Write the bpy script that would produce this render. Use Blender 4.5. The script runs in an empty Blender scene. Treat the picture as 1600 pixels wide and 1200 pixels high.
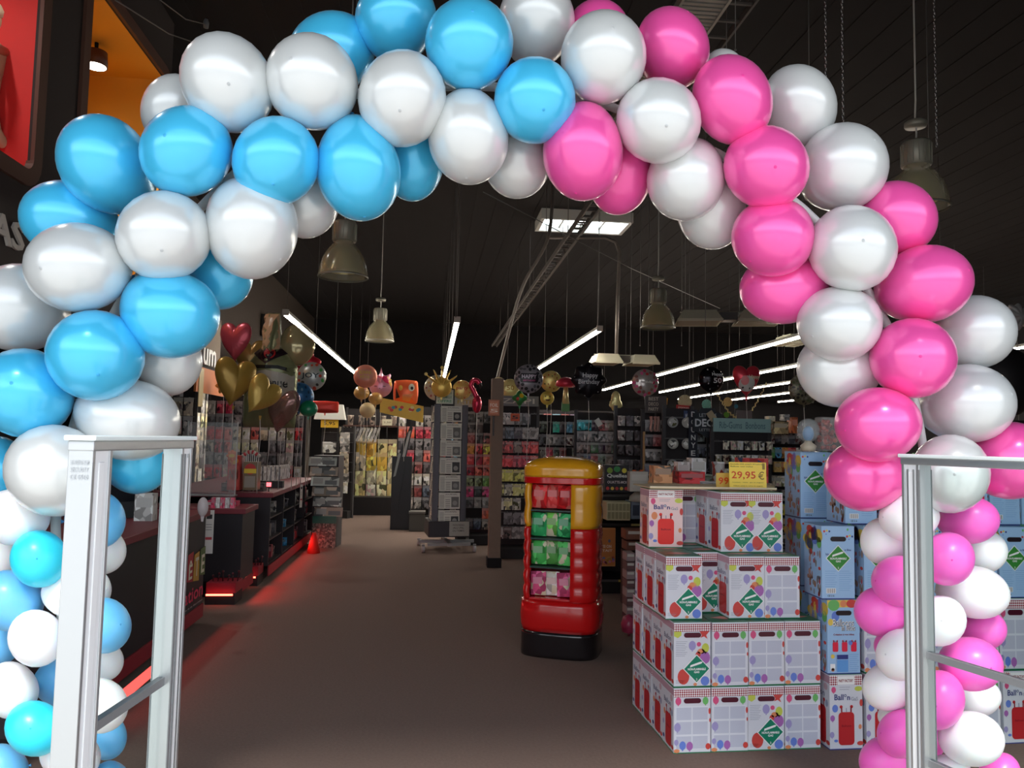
import bpy, math, random
from mathutils import Vector, Matrix, Euler
R = math.radians
random.seed(7)
sc = bpy.context.scene
COL = sc.collection
# ---------------------------------------------------------------- camera
F = 1200.0
EYE = 1.6
cam_d = bpy.data.cameras.new('camera'); cam = bpy.data.objects.new('camera', cam_d); COL.objects.link(cam)
cam_d.sensor_fit = 'HORIZONTAL'; cam_d.sensor_width = 36; cam_d.lens = 36*F/1600
cam_d.clip_start = .05; cam_d.clip_end = 300
YAW, PITCH, ROLL = R(6.0), R(4.05), R(1.15)
CM = Matrix.Rotation(-YAW, 4, 'Z') @ Matrix.Rotation(R(90)+PITCH, 4, 'X') @ Matrix.Rotation(ROLL, 4, 'Z')
cam.matrix_world = Matrix.Translation((0, 0, EYE)) @ CM
sc.camera = cam
C3 = CM.to_3x3()
CO = Vector((0, 0, EYE))
# ---------------------------------------------------------------- exposure, sky, sun
sc.view_settings.view_transform = 'Standard'
sc.view_settings.look = 'None'
sc.view_settings.gamma = 1
sc.view_settings.use_curve_mapping = False
sc.view_settings.exposure = 0.0
w = bpy.data.worlds.new('sky'); sc.world = w; w.use_nodes = True
nt = w.node_tree; nt.nodes.clear()
wo = nt.nodes.new('ShaderNodeOutputWorld'); bg = nt.nodes.new('ShaderNodeBackground')
tc = nt.nodes.new('ShaderNodeTexCoord'); sx = nt.nodes.new('ShaderNodeSeparateXYZ'); cr = nt.nodes.new('ShaderNodeValToRGB')
nt.links.new(tc.outputs['Generated'], sx.inputs[0]); nt.links.new(sx.outputs['Z'], cr.inputs[0])
cr.color_ramp.elements[0].position = 0.0; cr.color_ramp.elements[0].color = (.40, .42, .45, 1)      # far facades along the horizon
cr.color_ramp.elements[1].position = .9; cr.color_ramp.elements[1].color = (.34, .46, .66, 1)
for ps_, cl_ in ((.10, (.42, .44, .47)), (.15, (1.35, 1.4, 1.45)), (.30, (1.2, 1.28, 1.36)), (.42, (.62, .70, .82))):
    e = cr.color_ramp.elements.new(ps_); e.color = (*cl_, 1)
nt.links.new(cr.outputs[0], bg.inputs['Color']); bg.inputs['Strength'].default_value = 2.4
nt.links.new(bg.outputs[0], wo.inputs[0])
sun_d = bpy.data.lights.new('sun', 'SUN'); sun_d.energy = 5.0; sun_d.angle = R(14); sun_d.color = (1, .95, .88)
sun = bpy.data.objects.new('sun', sun_d); COL.objects.link(sun)
sun.rotation_euler = (R(38), 0, R(-6))
# ---------------------------------------------------------------- helpers
def ray(px, py):
    return C3 @ Vector(((px-800)/F, -(py-600)/F, -1.0))
def at(px, py, Y):
    d = ray(px, py); return CO + d*(Y/d.y)
def atz(px, py, z):
    d = ray(px, py); return CO + d*((z-EYE)/d.z)
def atd(px, py, Z):
    return CO + ray(px, py)*Z
def px2m(Y): return Y/F

MATS = {}
def mat(name, col=(.5,.5,.5), rough=.5, metal=0.0, emit=0.0, ecol=None, coat=0.0, spec=.5, noise=0.0, nscale=20, bump=0.0, alpha=1.0, trans=0.0, ior=1.45, sheen=0.0, sss=0.0):
    if name in MATS: return MATS[name]
    m = bpy.data.materials.new(name); m.use_nodes = True
    n = m.node_tree.nodes; l = m.node_tree.links; b = n['Principled BSDF']
    b.inputs['Base Color'].default_value = (*col, 1); b.inputs['Roughness'].default_value = rough
    b.inputs['Metallic'].default_value = metal; b.inputs['Specular IOR Level'].default_value = spec
    b.inputs['Coat Weight'].default_value = coat; b.inputs['Coat Roughness'].default_value = .08
    b.inputs['IOR'].default_value = ior
    if trans: b.inputs['Transmission Weight'].default_value = trans
    if alpha < 1: b.inputs['Alpha'].default_value = alpha
    if emit:
        b.inputs['Emission Strength'].default_value = emit; b.inputs['Emission Color'].default_value = (*(ecol or col), 1)
    if noise or bump:
        t = n.new('ShaderNodeTexCoord'); no = n.new('ShaderNodeTexNoise'); no.inputs['Scale'].default_value = nscale; no.inputs['Detail'].default_value = 5
        l.new(t.outputs['Object'], no.inputs['Vector'])
        if noise:
            mx = n.new('ShaderNodeMix'); mx.data_type = 'RGBA'
            mx.inputs[6].default_value = (*[max(0, c*(1-noise)) for c in col], 1); mx.inputs[7].default_value = (*[min(1, c*(1+noise)) for c in col], 1)
            l.new(no.outputs['Fac'], mx.inputs[0]); l.new(mx.outputs[2], b.inputs['Base Color'])
        if bump:
            bp = n.new('ShaderNodeBump'); bp.inputs['Strength'].default_value = bump; bp.inputs['Distance'].default_value = .01
            l.new(no.outputs['Fac'], bp.inputs['Height']); l.new(bp.outputs[0], b.inputs['Normal'])
    MATS[name] = m; return m
def srgb(r, g, b):
    f = lambda c: (c/255/12.92) if c/255 <= .04045 else ((c/255+.055)/1.055)**2.4
    return (f(r), f(g), f(b))
def cm(r, g, b, rough=.5, **k):
    return mat('c_%d_%d_%d_%s' % (r, g, b, str(rough)+str(sorted(k.items()))), srgb(r, g, b), rough, **k)

_TXT = {}
def text_geo(s, bold=0.0):
    k = (s, bold)
    if k in _TXT: return _TXT[k]
    c = bpy.data.curves.new('t', 'FONT'); c.body = s; c.size = 1; c.offset = bold; c.resolution_u = 2
    o = bpy.data.objects.new('t', c); COL.objects.link(o)
    dg = bpy.context.evaluated_depsgraph_get(); dg.update()
    me = bpy.data.meshes.new_from_object(o.evaluated_get(dg))
    v = [tuple(p.co) for p in me.vertices]; f = [tuple(p.vertices) for p in me.polygons]
    bpy.data.objects.remove(o); bpy.data.curves.remove(c); bpy.data.meshes.remove(me)
    if v:
        x0 = min(p[0] for p in v); x1 = max(p[0] for p in v); y0 = min(p[1] for p in v); y1 = max(p[1] for p in v)
        v = [((p[0]-x0)/(x1-x0), (p[1]-y0)/(y1-y0), 0) for p in v]
    _TXT[k] = (v, f); return _TXT[k]

class MB:
    def __init__(s): s.v = []; s.f = []; s.m = []; s.s = []; s.mats = []; s.T = Matrix()
    def mi(s, m):
        if m not in s.mats: s.mats.append(m)
        return s.mats.index(m)
    def add(s, v, f, m, smooth=False, T=None):
        k = len(s.v); X = s.T @ T if T is not None else s.T
        s.v += [tuple(X @ Vector(p)) for p in v]
        i = s.mi(m)
        for q in f: s.f.append([a+k for a in q]); s.m.append(i); s.s.append(smooth)
        return s
    def box(s, x0, x1, y0, y1, z0, z1, m, T=None, taper=0):
        t = taper
        v = [(x0,y0,z0),(x1,y0,z0),(x1,y1,z0),(x0,y1,z0),(x0+t,y0+t,z1),(x1-t,y0+t,z1),(x1-t,y1-t,z1),(x0+t,y1-t,z1)]
        return s.add(v, [(0,3,2,1),(4,5,6,7),(0,1,5,4),(1,2,6,5),(2,3,7,6),(3,0,4,7)], m, False, T)
    def tube(s, pts, r, m, n=8, smooth=True, cap=True):
        pts = [Vector(p) for p in pts]; rr = r if isinstance(r, (list, tuple)) else [r]*len(pts)
        v = []; f = []; u = None
        for i, p in enumerate(pts):
            d = (pts[min(i+1, len(pts)-1)] - pts[max(i-1, 0)]).normalized()
            if u is None: u = d.orthogonal().normalized()
            u = (u - d*u.dot(d)).normalized(); w_ = d.cross(u)
            for k in range(n):
                a = 2*math.pi*k/n; v.append(p + (u*math.cos(a)+w_*math.sin(a))*rr[i])
        for i in range(len(pts)-1):
            for k in range(n): f.append((i*n+k, i*n+(k+1)%n, (i+1)*n+(k+1)%n, (i+1)*n+k))
        if cap: f.append(tuple(range(n-1, -1, -1))); f.append(tuple((len(pts)-1)*n+k for k in range(n)))
        return s.add(v, f, m, smooth)
    def lathe(s, prof, m, n=24, c=(0,0,0), smooth=True, T=None):
        v = []; f = []
        for r_, z in prof:
            for k in range(n):
                a = 2*math.pi*k/n; v.append((c[0]+r_*math.cos(a), c[1]+r_*math.sin(a), c[2]+z))
        for i in range(len(prof)-1):
            for k in range(n): f.append((i*n+k, i*n+(k+1)%n, (i+1)*n+(k+1)%n, (i+1)*n+k))
        if prof[0][0] > 1e-4: f.append(tuple(range(n-1, -1, -1)))
        if prof[-1][0] > 1e-4: f.append(tuple((len(prof)-1)*n+k for k in range(n)))
        return s.add(v, f, m, smooth, T)
    def open_lathe(s, prof, m, n=24, c=(0,0,0), T=None):
        v = []; f = []
        for r_, z in prof:
            for k in range(n):
                a = 2*math.pi*k/n; v.append((c[0]+r_*math.cos(a), c[1]+r_*math.sin(a), c[2]+z))
        for i in range(len(prof)-1):
            for k in range(n): f.append((i*n+k, i*n+(k+1)%n, (i+1)*n+(k+1)%n, (i+1)*n+k))
        return s.add(v, f, m, True, T)
    def poly(s, pts2, m, T, z=0.0, th=0.0):
        """flat polygon (pts in local x,y) at height z; th = thickness downward"""
        n = len(pts2); v = [(p[0], p[1], z) for p in pts2]; f = [tuple(range(n))]
        if th:
            v += [(p[0], p[1], z-th) for p in pts2]; f.append(tuple(range(2*n-1, n-1, -1)))
            f += [(k, (k+n), (k+1) % n + n, (k+1) % n) for k in range(n)]
        return s.add(v, f, m, False, T)
    def disc(s, cx, cy, rx, ry, m, T, z=0.0, n=16, th=0):
        return s.poly([(cx+rx*math.cos(2*math.pi*k/n), cy+ry*math.sin(2*math.pi*k/n)) for k in range(n)], m, T, z, th)
    def rect(s, x0, y0, x1, y1, m, T, z=0.0, th=0):
        return s.poly([(x0,y0),(x1,y0),(x1,y1),(x0,y1)], m, T, z, th)
    def text(s, t, x0, y0, x1, y1, m, T, z=0.0, bold=.01, th=0):
        v, f = text_geo(t, bold)
        v2 = [(x0+(x1-x0)*p[0], y0+(y1-y0)*p[1], z) for p in v]
        if th:
            k = len(v2); e = {}
            for q in f:
                for a, b in zip(q, q[1:]+q[:1]): e[(a, b)] = 1
            side = [(a, a+k, b+k, b) for (a, b) in e if (b, a) not in e]
            v2 = v2 + [(p[0], p[1], z-th) for p in v2]; f = list(f) + side
        return s.add(v2, f, m, False, T)
    def sphere(s, c, r, m, n=16, k=10, T=None):
        rx, ry, rz = r if isinstance(r, (tuple, list)) else (r, r, r)
        prof = [(math.sin(math.pi*i/k), -math.cos(math.pi*i/k)) for i in range(k+1)]
        v = []; f = []
        for a_, z in prof:
            for j in range(n):
                a = 2*math.pi*j/n; v.append((c[0]+rx*a_*math.cos(a), c[1]+ry*a_*math.sin(a), c[2]+rz*z))
        for i in range(k):
            for j in range(n): f.append((i*n+j, i*n+(j+1)%n, (i+1)*n+(j+1)%n, (i+1)*n+j))
        return s.add(v, f, m, True, T)
    def mesh(s, name):
        me = bpy.data.meshes.new(name); me.from_pydata(s.v, [], s.f)
        for m in s.mats: me.materials.append(m)
        me.polygons.foreach_set('material_index', s.m); me.polygons.foreach_set('use_smooth', s.s); me.update()
        return me
    def build(s, name, parent=None, loc=None, rot=None, bevel=0):
        o = bpy.data.objects.new(name, s.mesh(name)); COL.objects.link(o)
        if parent: o.parent = parent
        if loc is not None: o.location = loc
        if rot is not None: o.rotation_euler = rot
        if bevel:
            b = o.modifiers.new('b', 'BEVEL'); b.width = bevel; b.segments = 2; b.limit_method = 'ANGLE'
        return o
def tag(o, label, cat, group=None, kind=None):
    o['label'] = label; o['category'] = cat
    if group: o['group'] = group
    if kind: o['kind'] = kind
    return o
def struct(o): o['kind'] = 'structure'; return o
def empty(name, loc=(0,0,0), rz=0):
    o = bpy.data.objects.new(name, None); COL.objects.link(o); o.location = loc; o.rotation_euler = (0, 0, rz); o.empty_display_size = .05
    return o
def copy_tree(o, loc=None, rz=None, label=None, group=None, parent=None):
    c = o.copy(); COL.objects.link(c)
    if parent is not None: c.parent = parent
    if loc is not None: c.location = loc
    if rz is not None: c.rotation_euler = (0, 0, rz)
    if label: c['label'] = label
    if group: c['group'] = group
    for ch in list(o.children): copy_tree(ch, parent=c)
    return c
# a plane transform: local x -> world right, local y -> world up, local z -> towards the viewer side (-Y when yaw = 0)
def face(x, y, z, yaw=0.0, tilt=0.0):
    return Matrix.Translation((x, y, z)) @ Matrix.Rotation(yaw, 4, 'Z') @ Matrix.Rotation(R(90)+tilt, 4, 'X')
# ================================================================ the setting
CEIL = 6.5
black = mat('black_paint', srgb(17, 15, 18), .85, noise=.25, nscale=3)
ceilm = mat('ceiling_black', srgb(23, 20, 21), .9, noise=.2, nscale=2)
# floor: brown-grey needle felt
fm = mat('floor_carpet', srgb(124, 106, 97), .95, noise=.16, nscale=60, bump=.25, spec=.15)
b = MB(); b.box(-6, 19, 1.7, 34, -.12, 0, fm); struct(b.build('floor'))
b = MB(); b.box(-30, 40, -40, 1.7, -.12, -.004, mat('concrete_outside', srgb(205, 200, 192), .9, noise=.12, nscale=8)); struct(b.build('ground'))
# ribbed steel deck ceiling
b = MB(); b.box(-6, 19, 1.7, 34, CEIL, CEIL+.2, ceilm)
for i in range(56):
    x = -5.8+i*.44
    b.box(x, x+.24, 1.75, 34, CEIL-.008, CEIL-.001, ceilm)
struct(b.build('ceiling'))
brownw = mat('wall_left_panel', srgb(112, 98, 84), .8, noise=.15, nscale=2)
b = MB(); b.box(-5.2, -5.0, 12, 33, 0, 3.4, brownw); b.box(-5.2, -5.0, 12, 33, 3.4, CEIL, mat('wall_left_upper', srgb(62, 53, 47), .8))
for i in range(20): b.box(-5.0, -4.97, 12.5+i*1.0, 12.53+i*1.0, 2.2, 3.4, black)
b.box(-5.2,-5.0,1.7,12,0,CEIL,black)
struct(b.build('wall_left'))
b = MB(); b.box(-5.2, 19, 33, 33.2, 0, CEIL, black); struct(b.build('wall_back'))
b = MB(); b.box(18.8, 19, 1.7, 33, 0, CEIL, black); struct(b.build('wall_right'))
# facade: beside and above the opening
b = MB(); b.box(-6, -3.3, 1.5, 1.7, 0, CEIL+.2, black); b.box(3.4, 19, 1.5, 1.7, 0, CEIL+.2, black); b.box(-3.3, 3.4, 1.5, 1.7, 4.3, CEIL+.2, black)
struct(b.build('wall_front'))
b = MB(); b.box(-6, 9, .2, 1.5, 4.3, 4.5, black); struct(b.build('ceiling_added_sunshade'))  # unseen canopy, added to keep the sun off the upper arch
# bulkhead along the left with two coloured niches
bx = -3.2
darkb = mat('bulkhead_dark', srgb(50, 42, 40), .8)
frame_b = mat('niche_frame_brown', srgb(92, 62, 50), .6)
def niche_wall():
    b = MB(); zb = 2.55
    # wall made of pieces round the openings; red niche y 4.2..6.35 z 3.55..6.3 ; orange niche y 7.3..9.2 z 3.2..5.75
    R_ = (4.0, 6.3, 3.62, 6.2); O_ = (7.15, 9.15, 3.2, 5.72)
    x0, x1 = bx-.02, bx
    b.box(x0, x1, 1.7, R_[0], zb, CEIL, darkb); b.box(x0, x1, R_[0], R_[1], zb, R_[2], darkb); b.box(x0, x1, R_[0], R_[1], R_[3], CEIL, darkb)
    b.box(x0, x1, R_[1], O_[0], zb, CEIL, darkb); b.box(x0, x1, O_[0], O_[1], zb, O_[2], darkb); b.box(x0, x1, O_[0], O_[1], O_[3], CEIL, darkb)
    b.box(x0, x1, O_[1], 9.32, zb, CEIL, darkb); b.box(x0, x1, 9.32, 12, zb, 3.3, brownw); b.box(-5.0, x0, 11.9, 12, zb, 3.3, brownw)
    b.box(-5.0, x1, 9.32, 12, zb-.05, zb, black)
    struct(b.build('wall_bulkhead'))
    for (y0, y1, z0, z1), nm, colr, lab in ((R_, 'red', mat('niche_red', srgb(205, 44, 40), .7), 'red display niche'), (O_, 'orange', mat('niche_orange', srgb(226, 166, 60), .7), 'orange')):
        b = MB(); d = 1.0; xb = bx-.02-d
        b.box(xb-.03, xb, y0, y1, z0, z1, colr); b.box(xb, bx-.02, y0-.03, y0, z0, z1, colr); b.box(xb, bx-.02, y1, y1+.03, z0, z1, colr)
        b.box(xb, bx-.02, y0, y1, z0-.03, z0, colr); b.box(xb, bx-.02, y0, y1, z1, z1+.03, colr)
        struct(b.build('wall_niche_'+nm))
        # rounded brown frame
        b = MB(); w_ = .13; rr = .22
        def rnd(y0, y1, z0, z1, r):
            o = []
            for cy, cz, a0 in ((y1-r, z1-r, 0), (y0+r, z1-r, 90), (y0+r, z0+r, 180), (y1-r, z0+r, 270)):
                for k in range(6): a = R(a0+k*18); o.append((cy+r*math.cos(a), cz+r*math.sin(a)))
            return o
        inn = rnd(y0-.001, y1+.001, z0-.001, z1+.001, .1); out = rnd(y0-w_, y1+w_, z0-w_, z1+w_, rr)
        n = len(inn); v = []
        for x in (bx+.03, bx-.03):
            v += [(x, p[0], p[1]) for p in inn] + [(x, p[0], p[1]) for p in out]
        f = []
        for k in range(n):
            j = (k+1) % n
            f += [(k, n+k, n+j, j), (2*n+k, 2*n+j, 3*n+j, 3*n+k), (k, j, 2*n+j, 2*n+k), (n+k, 3*n+k, 3*n+j, n+j)]
        b.add(v, f, frame_b); struct(b.build('trim_niche_'+nm))
niche_wall()
# spot lamp inside each niche
def downlight(p, lab, e, col=(1, .97, .92)):
    o = empty('spot_lamp', p); tag(o, lab, 'lamp')
    MB().lathe([(.11, 0), (.12, -.16), (.115, -.16)], mat('lamp_brown', srgb(90, 60, 48), .5), c=(0, 0, 0)).build('shade', o)
    MB().lathe([(.001, -.162), (.105, -.162), (.105, -.15), (.001, -.15)], mat('lamp_glow', (1, .93, .8), .5, emit=14)).build('bulb', o)
    MB().tube([(0, 0, 0), (0, 0, .12)], .02, black).build('stem', o)
    l = bpy.data.lights.new('spot', 'SPOT'); l.energy = e; l.spot_size = R(130); l.spot_blend = .8; l.color = col; l.shadow_soft_size = .08
    q = bpy.data.objects.new('spot_light', l); COL.objects.link(q); q.parent = o; q.location = (0, 0, -.19)
p = at(172, 20, 8.35)
downlight((bx-.45, 8.35, 5.62), 'small round spot lamp lighting the orange wall niche', 110)
downlight((bx-.5, 5.2, 6.08), 'small round spot lamp inside the red wall niche', 120)
# brown post among the racks
c1 = at(776, 700, 9.6)
b = MB(); b.box(c1.x-.075, c1.x+.075, 9.6, 9.75, 0, 2.35, mat('post_brown', srgb(125, 105, 90), .7, noise=.1))
b.box(c1.x-.09, c1.x+.09, 9.58, 9.77, 0, .12, black); post = b.build('wooden_post', bevel=.006)
tag(post, 'square brown wooden post standing among the party goods racks', 'post')
# skylight
s0 = at(840, 347, 15.4); sk = []
zs = CEIL-.08
pa = atz(842, 350, zs); pb = atz(975, 347, zs); pc = atz(968, 364, zs)
x0, x1, y0, y1 = pa.x, pb.x, min(pa.y, pc.y)-.9, pa.y
b = MB(); fr = mat('skylight_frame', srgb(205, 205, 200), .5)
for (a0, a1, c0, c1_) in ((x0-.08, x1+.08, y0-.08, y0), (x0-.08, x1+.08, y1, y1+.08), (x0-.08, x0, y0, y1), (x1, x1+.08, y0, y1)):
    b.box(a0, a1, c0, c1_, zs-.15, CEIL-.01, fr)
for k in range(1, 4): xx = x0+(x1-x0)*k/4; b.box(xx-.02, xx+.02, y0, y1, zs-.06, zs-.01, fr)
sk = struct(b.build('window_1'))
MB().box(x0, x1, y0, y1, zs, zs+.02, mat('skylight_glow', (.85, .95, 1), .5, emit=5)).build('pane', sk)
# ================================================================ entrance gates
alu = mat('aluminium', srgb(190, 194, 196), .32, metal=.75)
aluw = mat('white_profile', srgb(226, 228, 230), .35)
chrome = mat('chrome', srgb(225, 228, 230), .12, metal=1)
glassm = mat('gate_glass', (.9, .97, .95), .02, trans=1.0, ior=1.02, spec=.3)
greym = mat('grey_plastic', srgb(120, 122, 124), .5)
def gate(near, far, top, name_label, nearw, midz, side):
    n_ = Vector(near); f_ = Vector(far); d = (f_-n_); L = d.length; yaw = math.atan2(d.y, d.x)
    o = empty('security_gate', (n_.x, n_.y, 0), yaw); tag(o, name_label, 'security gate')
    w2 = .024
    def post(nm, x, wx, mt):
        b = MB(); b.box(x-wx/2, x+wx/2, -w2, w2, 0.02, top-.03, mt)
        b.box(x-wx/2-.004, x-wx/2+.008, -w2-.004, w2+.004, 0.02, top-.03, alu); b.box(x+wx/2-.008, x+wx/2+.004, -w2-.004, w2+.004, 0.02, top-.03, alu)
        for s_ in (-1, 1):
            b.box(x-.012, x+.012, s_*(w2+.001)-.002, s_*(w2+.001)+.002, .05, top-.06, greym if mt is not aluw else aluw)
        return b.build(nm, o, bevel=.003)
    post('near_post', nearw/2, nearw, aluw); fp = post('far_post', L-.03, .06, aluw)
    for s_ in (-1, 1):
        b = MB()
        for a0, a1, mm in ((.004, .012, greym), (.026, .030, greym), (.046, .053, alu)): b.box(L-.07+a0, L-.07+a1, s_*(w2+.003)-.0015, s_*(w2+.003)+.0015, .03, top-.05, mm)
        b.build('groove', fp)
    MB().box(-.006, L+.006, -w2-.006, w2+.006, top-.035, top-.012, alu).build('top_bar', o, bevel=.003)
    MB().box(-.012, L+.012, -w2-.012, w2+.012, top-.012, top, mat('clear_cap', srgb(225, 235, 235), .1, coat=.6)).build('cap', o, bevel=.003)
    for z in (midz, midz-.335):
        MB().box(nearw, L-.06, -.01, .01, z-.011, z+.011, greym).build('cross_bar', o)
    MB().box(nearw, L-.06, -.004, .004, .1, top-.036, glassm).build('glass_pane', o)
    MB().box(-.03, L+.03, -.07, .07, 0.0, .03, alu).build('base', o, bevel=.004)
    if side:
        b = MB(); T = Matrix.Translation((-.0055, 0, 0)) @ Matrix.Rotation(R(-90), 4, 'Z') @ Matrix.Rotation(R(90), 4, 'X')
        dk = cm(150, 155, 160, .5)
        T2 = Matrix.Translation((nearw/2, -w2-.0015, 0)) @ Matrix.Rotation(R(90), 4, 'X')
        for TT in (T,):
            for k, s_ in enumerate(('EAS ANTENNA SYSTEM', 'SECURITY', 'CE 0560')):
                b.text(s_, -.02, top-.065-k*.016, .02, top-.055-k*.016, dk, TT, .0008)
        b.build('sticker', o)
    return o
g1 = at(129, 684, 1.8); g2 = at(281, 684, 2.3)
gate((g1.x, g1.y), (g2.x+.01, g2.y), 1.588, 'white framed security gate with glass pane in front of the blue balloons', .075, .92, True)
g3 = at(1419, 706, 2.42); g4 = at(1790, 720, 1.75)
gate((g4.x, g4.y), (g3.x, g3.y), 1.575, 'grey framed security gate with glass pane in front of the pink balloons', .085, .935, False)

# display mannequin in the red niche, most of it outside the frame
def atx(px, py, X):
    d = ray(px, py); return CO + d*(X/d.x)
man = cm(206, 176, 140, .5)
hd = atx(-6, 38, -3.55); o = empty('mannequin', (hd.x, hd.y, 3.622)); tag(o, 'pale mannequin striding inside the red wall niche, mostly out of view', 'mannequin')
L = lambda px, py, X: atx(px, py, X)-o.location
b = MB(); h_ = hd-o.location
b.sphere(h_, (.085, .10, .125), man, 18, 14); b.tube([h_-Vector((0, 0, .1)), h_-Vector((0, .0, .2))], [.045, .05], man, 12)
b.tube([h_+Vector((0, -.02, -.18)), h_+Vector((0, -.05, -.26)), h_+Vector((0, -.1, -.45)), h_+Vector((0, -.14, -.62))], [.07, .13, .115, .12], man, 14)
hip = h_+Vector((0, -.14, -.62)); kn = L(-8, 205, -3.45); ft = L(36, 262, -3.34); ft.z = .03
b.tube([hip, (hip+kn)/2, kn, (kn+ft)/2, ft], [.09, .07, .048, .04, .028], man, 12); b.sphere(ft+Vector((0, .04, .0)), (.035, .08, .03), man, 12, 8)
k2 = hip+Vector((-.1, -.3, -.12)); b.tube([hip, k2, Vector((k2.x, k2.y-.05, .03))], [.09, .05, .035], man, 12)
b.tube([h_+Vector((.1, -.05, -.25)), h_+Vector((.12, -.3, -.3)), h_+Vector((.05, -.5, -.15))], [.045, .035, .028], man, 10)
b.build('body', o); MB().lathe([(.095, .0), (.10, .05), (.075, .11), (.001, .14)], cm(226, 206, 170, .6), 18, h_+Vector((0, 0, .03))).build('cap', o)
# ================================================================ balloon arch
def D(px): return 2.60 + (px-100)/1350*.30
def bmat(name, col, pearl):
    m = bpy.data.materials.new(name); m.use_nodes = True
    p = m.node_tree.nodes['Principled BSDF']; i = p.inputs
    i['Base Color'].default_value = (*col, 1)
    if pearl:
        i['Metallic'].default_value = .2; i['Roughness'].default_value = .27; i['Coat Weight'].default_value = .4; i['Coat Roughness'].default_value = .12
    else:
        i['Roughness'].default_value = .38; i['Coat Weight'].default_value = .15; i['Coat Roughness'].default_value = .2
        i['Subsurface Weight'].default_value = .3; i['Subsurface Scale'].default_value = .03
    i['Sheen Weight'].default_value = .12; i['Sheen Roughness'].default_value = .3
    n = m.node_tree.nodes; l = m.node_tree.links
    no = n.new('ShaderNodeTexNoise'); no.inputs['Scale'].default_value = 4; tc = n.new('ShaderNodeTexCoord'); l.new(tc.outputs['Object'], no.inputs[0])
    mx = n.new('ShaderNodeMix'); mx.data_type = 'RGBA'; mx.inputs[6].default_value = (*[c*.93 for c in col], 1); mx.inputs[7].default_value = (*[min(1, c*1.06) for c in col], 1)
    l.new(no.outputs['Fac'], mx.inputs[0]); l.new(mx.outputs[2], i['Base Color'])
    return m
BM = {'B': (bmat('latex_pearl_blue', srgb(72, 194, 240), 1), 'pearl sky blue'),
      'S': (bmat('latex_pearl_white', srgb(214, 217, 216), 1), 'pearl white'),
      'P': (bmat('latex_pearl_pink', srgb(246, 88, 170), 1), 'pearl pink'),
      'W': (bmat('latex_white', srgb(245, 245, 248), 0), 'matt white'),
      'b': (bmat('latex_blue', srgb(110, 190, 240), 0), 'matt light blue'),
      'C': (bmat('latex_cyan', srgb(50, 215, 240), 0), 'bright turquoise'),
      'p': (bmat('latex_pink', srgb(245, 105, 200), 0), 'matt pink')}
TIPM = {k: mat('tip_'+k, tuple(c*.6 for c in v[0].node_tree.nodes['Principled BSDF'].inputs['Base Color'].default_value[:3]), .4) for k, v in BM.items()}
for k, c in (('B', (60, 172, 226)), ('S', (190, 193, 193)), ('P', (230, 56, 148)), ('W', (215, 215, 220)), ('b', (70, 150, 205)), ('C', (20, 170, 205)), ('p', (220, 60, 165))):
    TIPM[k] = cm(*c, .4)
SPINE = [(120, 1300), (105, 1190), (95, 930), (88, 800), (120, 650), (185, 478), (320, 318), (430, 220), (545, 150), (700, 135), (820, 140), (935, 160), (1040, 205), (1140, 250), (1275, 345), (1385, 505), (1432, 640), (1452, 800), (1452, 900), (1448, 1180), (1448, 1300)]
OFF = {'F': -.13, 'G': -.07, 'M': 0.0, 'N': .08, 'K': .15}
AX = {'F': .8, 'G': .55, 'M': .25, 'N': -.2, 'K': -.6}
def spine_near(x, y):
    best = None
    for a, c in zip(SPINE, SPINE[1:]):
        ax, ay = a; dx, dy = c[0]-ax, c[1]-ay
        t = max(0, min(1, ((x-ax)*dx+(y-ay)*dy)/(dx*dx+dy*dy))); q = (ax+dx*t, ay+dy*t); d = math.hypot(x-q[0], y-q[1])
        if best is None or d < best[0]: best = (d, q)
    return best[1]
NS, NR = 26, 18
UB = []
for i in range(NR+1):
    t = math.pi*i/NR; r_ = math.sin(t)*(1-.17*((1-math.cos(t))/2)**3); UB.append((r_, math.cos(t)*(1 if t < math.pi/2 else 1.06)))
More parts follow.
